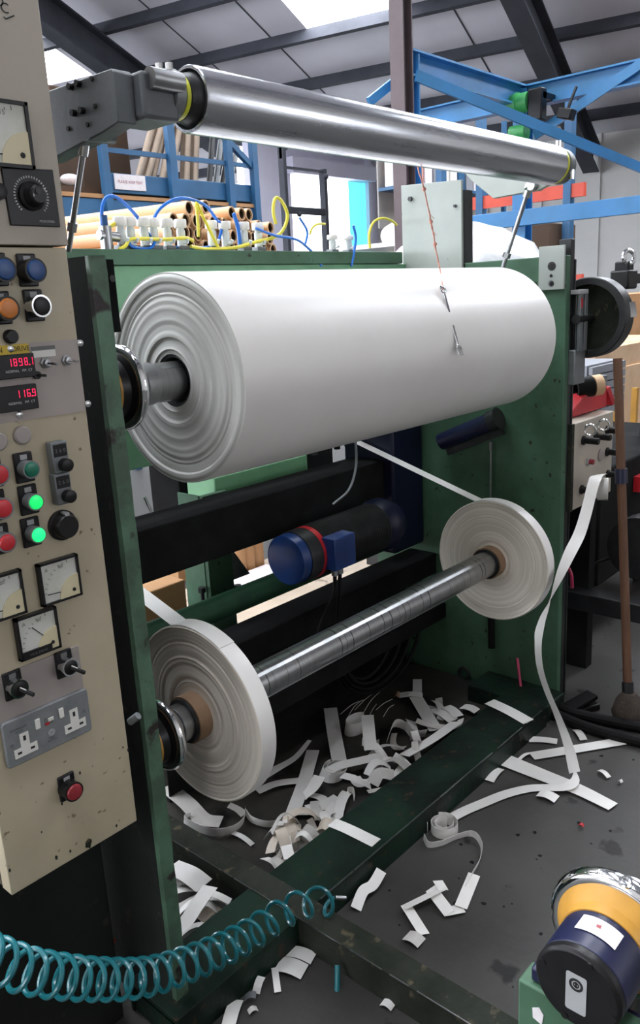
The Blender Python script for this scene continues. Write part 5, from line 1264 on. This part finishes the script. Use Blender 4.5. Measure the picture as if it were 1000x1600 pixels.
# ------------------------------------------------------------------ background: racks, tubes, doorway
# stack of long cardboard tubes on a timber bench behind the machine
TC = at(296, 324, 'y', 3.2).dot(Dd); TR = .033
tubes = []
def tube_end(px, py, label, L_=2.1, off=0.):
    p = atn(px, py, Dd, TC + off)
    t = thing('cardboard_tube', label, 'cardboard tube', tuple(p), 'cardboard tubes stacked behind the valves')
    q = p + Dd * L_
    part('tube_wall', MB().pipe(p, q, TR, TR * .80, 28), T['cardpale'], t)
    part('tube_inside', MB().pipe(p + Dd * .01, q - Dd * .01, TR * .801, TR * .76, 24), T['carddark'], t)
    tubes.append(p); return p
p0 = tube_end(296, 325, 'top cardboard tube with its open end nearest the blue arch', 2.4)
p1 = tube_end(322, 323, 'top cardboard tube, second from the left, behind the yellow peak')
st_ = p1 - p0; ez = 2 * TR
q = atn(362, 325, Dd, TC)
row_dx = 2 * TR * 1.04
def place(e, z, label, L_=2.1, off=0.):
    p = p0 + Ed * e; p = V((p.x, p.y, z)) + Dd * off
    t = thing('cardboard_tube', label, 'cardboard tube', tuple(p), 'cardboard tubes stacked behind the valves')
    part('tube_wall', MB().pipe(p, p + Dd * L_, TR, TR * .80, 28), T['cardpale'], t)
    part('tube_inside', MB().pipe(p + Dd * .01, p + Dd * (L_ - .01), TR * .801, TR * .76, 24), T['carddark'], t)
ez_ = (q - p0).dot(Ed)
place(ez_, p0.z, 'top cardboard tube, third from the left, right of the yellow peak')
place(ez_ + row_dx * 1.35, p0.z, 'top cardboard tube, fourth from the left')
place(ez_ + row_dx * 2.35, p0.z, 'top cardboard tube at the right end of its row')
n2 = int((ez_ + row_dx * 6.5 + .12) / row_dx)
for r_ in (1, 2, 3):
    z = p0.z - r_ * TR * 1.76
    for k_ in range(n2):
        e = -.14 + row_dx * (k_ + .5 * (r_ % 2))
        place(e, z, ['', 'cardboard tube in the second row of the stack behind the valves', 'cardboard tube in the third row of the stack behind the valves', 'cardboard tube in the lowest row of the stack behind the valves'][r_], off=.02 * math.sin(k_ * 2.3 + r_))
zb = p0.z - 3 * TR * 1.76 - TR
bn = thing('timber_bench', 'timber bench under the stack of cardboard tubes', 'bench', tuple(p0 + Ed * .4 + Dd * .9 - UP * p0.z))
part('bench_top', MB().obox(p0 + Ed * .42 + Dd * 1.1 + UP * (zb - .02 - p0.z), (Ed, Dd, UP), (.72, 1.1, .019)), T['card'], bn)
for e in (-.1, 1.0):
    for d in (.2, 1.9):
        pp_ = p0 + Ed * e + Dd * d; part('leg', MB().box(pp_.x - .04, pp_.x + .04, pp_.y - .04, pp_.y + .04, 0, zb - .04), T['card'], bn)
# blue storage rack on the left with tubes leaning in it
Y1 = 6.2
a = at(166, 269, 'y', Y1); b = at(400, 290, 'y', Y1); c = at(166, 300, 'y', Y1)
rk = thing('storage_rack', 'deep blue storage platform at the left with a paper sign', 'rack', ((a.x + b.x) / 2, Y1 + .5, 0))
part('rack_beam', MB().box(a.x, b.x, Y1, Y1 + .08, c.z, a.z), T['rackdeep'], rk, 'blue front beam', bev=.004)
part('rack_deck', MB().box(a.x - 2.5, b.x, Y1 + .08, Y1 + 1.6, c.z - .02, c.z + .04), T['carddark'], rk)
part('rack_beam', MB().box(a.x - 2.5, b.x, Y1 - .02, Y1 + .05, c.z - .26, c.z - .06), T['rackdeep'], rk, bev=.004)
part('deck_edge', MB().box(a.x - 2.5, b.x, Y1 - .03, Y1 + .1, c.z - .055, c.z - .022), T['card'], rk)
for px, w in ((162, .035), (268, .04), (357, .035), (396, .035)):
    x = at(px, 250, 'y', Y1 - .03).x; part('rack_post', MB().box(x - w, x + w, Y1 - .06, Y1 + .0, 0, at(px, 150, 'y', Y1).z), T['rackdeep'], rk, bev=.003)
z = at(240, 243, 'y', Y1).z; part('rail', MB().box(a.x, b.x, Y1 - .03, Y1 - .005, z - .02, z + .02), T['rackdeep'], rk)
z = at(240, 226, 'y', Y1).z
xq = at(390, 240, 'y', Y1); xp = at(325, 190, 'y', Y1)
part('brace', MB().bar((xp.x, Y1 - .02, xp.z), (xq.x, Y1 - .02, at(395, 262, 'y', Y1).z), .05, .05), T['rackdeep'], rk)
s0_ = at(177, 271, 'y', Y1 - .005); s1_ = at(228, 299, 'y', Y1 - .005)
sg = part('sign', MB().box(s0_.x, s1_.x, Y1 - .012, Y1 - .001, s1_.z, s0_.z), T['label'], rk, 'white paper sign')
part('lettering', MB().text('PLEASE KEEP TIDY', ((s0_.x + s1_.x) / 2, Y1 - .0125, (s0_.z + s1_.z) / 2), XR_, UP, .032), T['reddark'], sg)
for i, (xt, xb) in enumerate(((238, 212), (245, 219), (252, 226), (258, 234), (268, 250), (275, 256), (281, 264), (287, 284), (294, 290), (301, 296), (308, 303))):
    y_ = Y1 + .12 + .068 * (i % 2)
    p = at(xb, 278, 'y', y_); q = at(xt, 196, 'y', y_ + .25)
    p.z = c.z + .04 + .06
    d_ = (q - p).normalized()
    t = thing('cardboard_tube', ['cardboard tube leaning in the blue rack, leaning most, first from the left', 'cardboard tube leaning in the blue rack, second from the left', 'cardboard tube leaning in the blue rack, third from the left', 'cardboard tube leaning in the blue rack, fourth from the left', 'cardboard tube leaning in the blue rack, first behind the post', 'cardboard tube leaning in the blue rack, second behind the post', 'cardboard tube leaning in the blue rack, third behind the post', 'cardboard tube standing upright in the blue rack, first of four', 'cardboard tube standing upright in the blue rack, second of four', 'cardboard tube standing upright in the blue rack, third of four', 'cardboard tube standing upright in the blue rack, rightmost'][i], 'cardboard tube', tuple(p), 'cardboard tubes leaning in the blue rack')
    part('tube_wall', MB().pipe(p - d_ * .05, q + d_ * .5, .029, .023, 20), T['cardgrey'], t)
single('dark_crates', MB().box(a.x - 2.4, a.x - .05, Y1 + .25, Y1 + 1.4, c.z + .041, c.z + .55).box(a.x + .05, b.x - .9, Y1 + .8, Y1 + 1.5, c.z + .041, c.z + 1.0), T['carddark'], 'dark brown stacked crates on the blue rack platform', 'crates', bev=.02)
p = at(103, 259, 'y', Y1 + .2)
single('white_bundle', MB().sphere((p.x, Y1 + .15, c.z + .10), .06, 10, (1.7, .8, .8)), T['label'], 'small pale bundle at the left end of the rack platform', 'bundle')
hb = at(375, 240, 'y', Y1 + .4)
for i in range(4):
    p = at(322 + 9 * i, 262, 'y', Y1 + .35); q = at(332 + 13 * i, 215 + 5 * i, 'y', Y1 + .5)
    p.z = c.z + .08
    single('dark_bar', MB().cyl(p, q, .03, n=10), T[('darksteel', 'steelgrey')[i % 2]], ['dark bar leaning beside the upright tubes, leftmost', 'grey bar leaning beside the upright tubes, second', 'dark bar leaning beside the upright tubes, third', 'grey bar leaning beside the upright tubes, rightmost'][i], 'bar', 'bars leaning in the blue rack')
# pale pilaster left of the doorway and the lift frame before it
Y2 = 8.0
lf = thing('lift_frame', 'dark lift frame standing in front of the bright doorway', 'forklift mast', tuple(at(480, 330, 'y', Y2).xy) + (0,))
xa = at(448, 300, 'y', Y2).x; xb = at(510, 300, 'y', Y2).x
za = at(448, 235, 'y', Y2).z; zb_ = at(510, 264, 'y', Y2).z; zc_ = at(478, 329, 'y', Y2).z
part('mast', MB().box(xa - .03, xa + .03, Y2, Y2 + .1, 0, za + .3), T['roofbeam'], lf, bev=.004)
part('mast', MB().box(xb - .03, xb + .03, Y2, Y2 + .1, 0, zb_), T['roofbeam'], lf, bev=.004)
part('cross_bar', MB().box(xa, xb, Y2 + .02, Y2 + .08, zc_ - .045, zc_ + .045), T['roofbeam'], lf, bev=.01)
part('cross_bar', MB().box(xa, xb, Y2 + .02, Y2 + .06, za - .22, za - .19), T['roofbeam'], lf)
part('bolt', MB().sphere((xa + .25, Y2 + .02, zc_ - .05), .035, 6).sphere((xb - .0, Y2, zb_ - .1), .04, 6), T['roofbeam'], lf)
gz_ = at(440, 225, 'y', Y2)
part('guard', MB().prism([(xa - .03, Y2 + .02, za + .3), (xa + .45, Y2 + .02, za + .3), (xa + .03, Y2 + .02, za - .02), (xa - .03, Y2 + .02, za - .1)], (0, 1, 0), .05), T['roofbeam'], lf)
# blue steel gantry on the right
GX0, GX1, GY = at(637, 150, 'y', 3.6).x, at(818, 136, 'y', 3.6).x, 3.6
gt = thing('steel_gantry', 'bright blue steel gantry with crossed braces on the right', 'gantry', ((GX0 + GX1) / 2, 3.3, 0))
zt_ = at(640, 81, 'y', GY).z; zl_ = at(640, 120, 'y', GY).z
def ibeam(p, q, h, w, name, lab=None):
    p = V(p); q = V(q); mb = MB()
    mb.bar(p, q, .012, h); mb.bar(p + UP * h / 2, q + UP * h / 2, w, .014); mb.bar(p - UP * h / 2, q - UP * h / 2, w, .014)
    return part(name, mb, T['rackblue'], gt, lab)
hb_ = zt_ - zl_
ibeam((GX0 - .05, GY, zt_ - hb_ / 2), (GX1, GY, zt_ - hb_ / 2), hb_, .11, 'top_beam')
e_ = at(1000, 122, 'x', GX1); yn = e_.y - .4
e2 = at(655, 205, 'x', GX1)
ibeam((GX1, min(e2.y, 8.0), zt_ - hb_ / 2), (GX1, yn, zt_ - hb_ / 2), hb_, .11, 'side_beam')
def gpost(x, y):
    mb = MB().box(x - .06, x + .06, y - .006, y + .006, 0, zt_ - .02)
    for s in (-1, 1): mb.box(x + s * .06 - .006, x + s * .06 + .006, y - .06, y + .06, 0, zt_ - .02)
    part('gantry_post', mb, T['rackblue'], gt)
gpost(GX0, GY); gpost(GX1, GY); gpost(GX1, yn + .06)
p = at(650, 118, 'y', GY - .08); q = at(1010, 266, 'y', GY - .9); q = q + (q - p) * .22; gpost(q.x, q.y - .07)
part('brace', MB().bar(p, q, .02, .075), T['rackblue'], gt)
p = at(835, 212, 'x', GX1 - .05); q = at(1010, 94, 'x', GX1 - .05); q = q + (q - p) * .1
part('brace', MB().bar(p, q, .02, .075), T['rackblue'], gt)
p = at(576, 160, 'y', GY + .1); q = at(628, 118, 'y', GY + .1)
part('brace', MB().bar(p, q, .02, .06), T['rackblue'], gt)
p = at(740, 347, 'x', GX1 - .1); q = at(1010, 325, 'x', GX1 - .1)
zz = at(855, 336, 'x', GX1 - .1).z
part('low_beam', MB().bar((GX1 - .1, p.y, zz), (GX1 - .1, yn + .06, zz), .06, .13), T['rackblue'], gt, bev=.004)
# green hoist motor on the gantry
hm_ = at(806, 163, 'x', GX1 - .2)
ho = thing('hoist', 'small green hoist hanging from the blue gantry', 'hoist', tuple(hm_))
part('hoist_motor', MB().cyl(hm_ + V((0, .12, 0)), hm_ - V((0, .12, 0)), .075).cyl(hm_ + V((0, .0, 0)), hm_ - V((0, .03, 0)), .085), T['hosegreen'], ho)
part('hoist_drum', MB().cyl(hm_ + V((0, .04, -.22)), hm_ + V((0, -.1, -.22)), .06), T['hosegreen'], ho)
part('trolley', MB().box(hm_.x - .05, hm_.x + .05, hm_.y - .25, hm_.y - .13, hm_.z - .16, hm_.z + .08), T['blackplastic'], ho, bev=.01)
part('hanger', MB().box(hm_.x - .02, hm_.x + .2, hm_.y - .25, hm_.y - .2, hm_.z + .05, zt_ - hb_), T['blackplastic'], ho)
lp_ = at(885, 178, 'x', GX1 - .2)
lmp = thing('work_lamp', 'black work lamp hanging under the blue gantry beam', 'lamp', tuple(lp_))
part('lamp_body', MB().obox(lp_, ((0, 1, .3), (1, 0, 0), (0, -.3, 1)), (.06, .05, .04)), T['blackplastic'], lmp, bev=.01)
part('lamp_bracket', MB().tube(spline([lp_, lp_ + V((0.02, -.02, .08)), lp_ + V((0.1, -.03, .2))]), .012, 6), T['blackplastic'], lmp)
# red pallet rack behind
X3 = 8.4
pr = thing('pallet_rack', 'pallet rack with orange beams behind the blue gantry', 'rack', (X3, 6, 0))
p = at(735, 320, 'x', X3); q = at(885, 300, 'x', X3)
part('rack_beam', MB().box(X3 - .03, X3 + .03, q.y - .2, p.y + .6, p.z - .06, p.z + .07), T['rackorange'], pr, 'orange beam')
for px in (752, 888, 690):
    y_ = at(px, 330, 'x', X3).y; part('rack_post', MB().box(X3 - .05, X3 + .05, y_ - .04, y_ + .04, 0, at(700, 180, 'x', X3).z), T['rackdeep'], pr)
part('rack_beam', MB().box(X3 - .03, X3 + .03, q.y - .2, p.y + .6, p.z - .95, p.z - .82), T['rackorange'], pr, 'orange beam')
zs_ = [p.z + .07, p.z - .82]
k_ = 0
for yy in (q.y + .05, q.y + (p.y - q.y) * .38, q.y + (p.y - q.y) * .72):
    single('stored_carton', MB().box(X3 - .25, X3 + .35, yy, yy + (p.y - q.y) * .3, p.z - .819, p.z - .3), T[('carddark', 'wallgrey', 'label')[k_]], ('dark carton under the orange beam, right one', 'grey carton under the orange beam, middle one', 'white carton under the orange beam, left one')[k_], 'carton', 'cartons on the pallet rack', bev=.01); k_ += 1
# shelf goods seen between roller and grey plate
Y4 = 6.4
gs_ = thing('goods_shelf', 'shelf with white and blue goods above the tall grey plate', 'shelf', tuple(at(690, 260, 'y', Y4).xy) + (0,))
zsh = at(690, 292, 'y', Y4).z
x0_ = at(640, 280, 'y', Y4).x; x1_ = at(790, 280, 'y', Y4).x
part('shelf_board', MB().box(x0_, x1_, Y4, Y4 + .5, zsh - .04, zsh), T['rackdeep'], gs_)
for x in (x0_, x1_): part('shelf_post', MB().box(x - .03, x + .03, Y4, Y4 + .06, 0, zsh + 1.0), T['rackdeep'], gs_)
part('shelf_back', MB().box(x0_, x1_, Y4 + .5, Y4 + .52, zsh - .5, zsh + 1.0), T['wallgrey'], gs_)
cols = ['label', 'string', 'label', 'net', 'white', 'white', 'rackdeep', 'net', 'label', 'rackdeep', 'white', 'wrap']
nm = ['white', 'pinkish', 'second white', 'grey', 'bright white', 'wide white', 'blue', 'second grey', 'far white', 'far blue', 'last white', 'clear wrapped']
for i in range(12):
    w = (x1_ - x0_) / 12
    h = .45 + .3 * ((i * 37) % 10) / 10
    single('carton', MB().box(x0_ + w * i + .01, x0_ + w * (i + .9), Y4 + .05, Y4 + .4, zsh, zsh + h), T[cols[i]], nm[i] + ' carton on the shelf behind the roller', 'carton', 'cartons on the goods shelf', bev=.01)
# small rack with white roll right of the doorway
Y5 = 7.2
sr_ = thing('small_rack', 'narrow blue rack with a red beam right of the doorway', 'rack', tuple(at(612, 340, 'y', Y5).xy) + (0,))
x = at(606, 340, 'y', Y5).x; xe = at(640, 340, 'y', Y5).x
part('rack_post', MB().box(x - .04, x + .04, Y5, Y5 + .06, 0, at(606, 298, 'y', Y5).z), T['rackdeep'], sr_)
part('rack_beam', MB().box(x, xe + .3, Y5, Y5 + .06, at(615, 334, 'y', Y5).z, at(615, 325, 'y', Y5).z), T['rackorange'], sr_, 'red beam')
part('rack_rung', MB().box(x, xe + .3, Y5 + .02, Y5 + .05, at(615, 302, 'y', Y5).z - .02, at(615, 302, 'y', Y5).z), T['rackdeep'], sr_)
wr = at(624, 362, 'y', 5.8)
single('white_roll', MB().cyl(wr - V((0, .0, 0)), wr + V((.45, .45, 0)), .13, n=32), T['paper'], 'white roll end right of the doorway, beside the grey plate', 'roll')
wt = at(610, 384, 'y', 5.8)
single('work_table', MB().box(wt.x - .25, wt.x + .75, 5.4, 6.33, wr.z - .18, wr.z - .131).box(wt.x - .2, wt.x - .1, 5.5, 5.6, 0, wr.z - .18).box(wt.x + .6, wt.x + .7, 6.2, 6.3, 0, wr.z - .18), T['white'], 'white table carrying the white roll end', 'table')
# film wrapped load behind the right plate
WY = 2.42
wc = at(795, 400, 'y', WY); wtp = at(798, 338, 'y', WY).z
wm_ = MB(); n = 28
hw_ = (at(852, 395, 'y', WY).x - at(735, 395, 'y', WY).x) / 2
prof = [(0, 1.0), (.55, 1.0), (.78, 1.02), (.86, .98), (.92, .8), (.965, .5), (.99, .22), (1.0, .0)]
rw_ = random.Random(4)
for j, (t_, r_) in enumerate(prof):
    for i in range(n):
        a = 2 * PI * i / n; sq = 1 / max(abs(math.cos(a)), abs(math.sin(a))) ** .55
        rr = hw_ * r_ * sq * (1 + rw_.uniform(-.05, .05))
        wm_.v.append(V((wc.x + rr * math.cos(a), WY + .3 + rr * math.sin(a), .12 + (wtp - .12) * t_ + rw_.uniform(-.012, .012) * (t_ > .5))))
for j in range(len(prof) - 1):
    for i in range(n): wm_.f.append((j * n + i, j * n + (i + 1) % n, (j + 1) * n + (i + 1) % n, (j + 1) * n + i))
wl__ = thing('wrapped_load', 'film wrapped white load on a pallet behind the right side plate', 'pallet load', (wc.x, WY + .3, 0))
part('wrapped_goods', wm_, T['wrap'], wl__)
pm = MB()
for i in range(3): pm.box(wc.x - hw_, wc.x + hw_, WY + .3 - hw_ + i * hw_ * .9, WY + .3 - hw_ + i * hw_ * .9 + .08, 0, .1)
pm.box(wc.x - hw_, wc.x + hw_, WY + .3 - hw_, WY + .3 + hw_, .1, .12)
part('pallet', pm, T['card'], wl__)
# floor behind the machine: boards, cardboard and short cores
single('lit_floor_board', MB().box(1.15, 4.2, 2.35, 3.12, .001, .05), T['floorlit'], 'stained board added behind the machine, pale for the daylit floor', 'board', bev=.004)  # board added in place of brightly lit floor
a = at(226, 932, 'y', 2.1); b = at(282, 968, 'y', 2.1)
single('cardboard_sheet', MB().box(a.x - .3, b.x + .05, 2.12, 2.33, .001, a.z), T['card'], 'cardboard slab at the left behind the lower beams', 'cardboard', bev=.004)
a = at(372, 915, 'y', 2.75); b = at(425, 890, 'y', 2.75)
single('white_sheet', MB().box(a.x, b.x + .2, 2.7, 3.0, .051, .075), T['label'], 'white sheet lying on the board behind the motor', 'sheet', bev=.003)
for i, (px, h) in enumerate(((374, .22), (388, .26), (402, .16))):
    p = at(px, 905, 'y', 3.06)
    single('cardboard_core', MB().pipe((p.x, 3.06, .051), (p.x, 3.06, .051 + h + .25), .045, .036, 24), T['card'], ('short upright core behind the motor, left one', 'short upright core behind the motor, middle one', 'short upright core behind the motor, right one')[i], 'cardboard core', 'short cores behind the machine')

# ------------------------------------------------------------------ daylight and picture settings
W = bpy.data.worlds.new('daylight'); bpy.context.scene.world = W; W.use_nodes = True
bg = W.node_tree.nodes['Background']; bg.inputs['Color'].default_value = (.86, .93, 1, 1); bg.inputs['Strength'].default_value = 4.0
sc = bpy.context.scene
sc.view_settings.view_transform = 'Standard'; sc.view_settings.look = 'None'; sc.view_settings.exposure = 0.4; sc.view_settings.gamma = 1
sc.view_settings.use_curve_mapping = False

sc.cycles.use_denoising = True
sc.cycles.max_bounces = 8; sc.cycles.diffuse_bounces = 5; sc.cycles.glossy_bounces = 4; sc.cycles.caustics_reflective = False; sc.cycles.caustics_refractive = False
sc.cycles.sample_clamp_indirect = 6
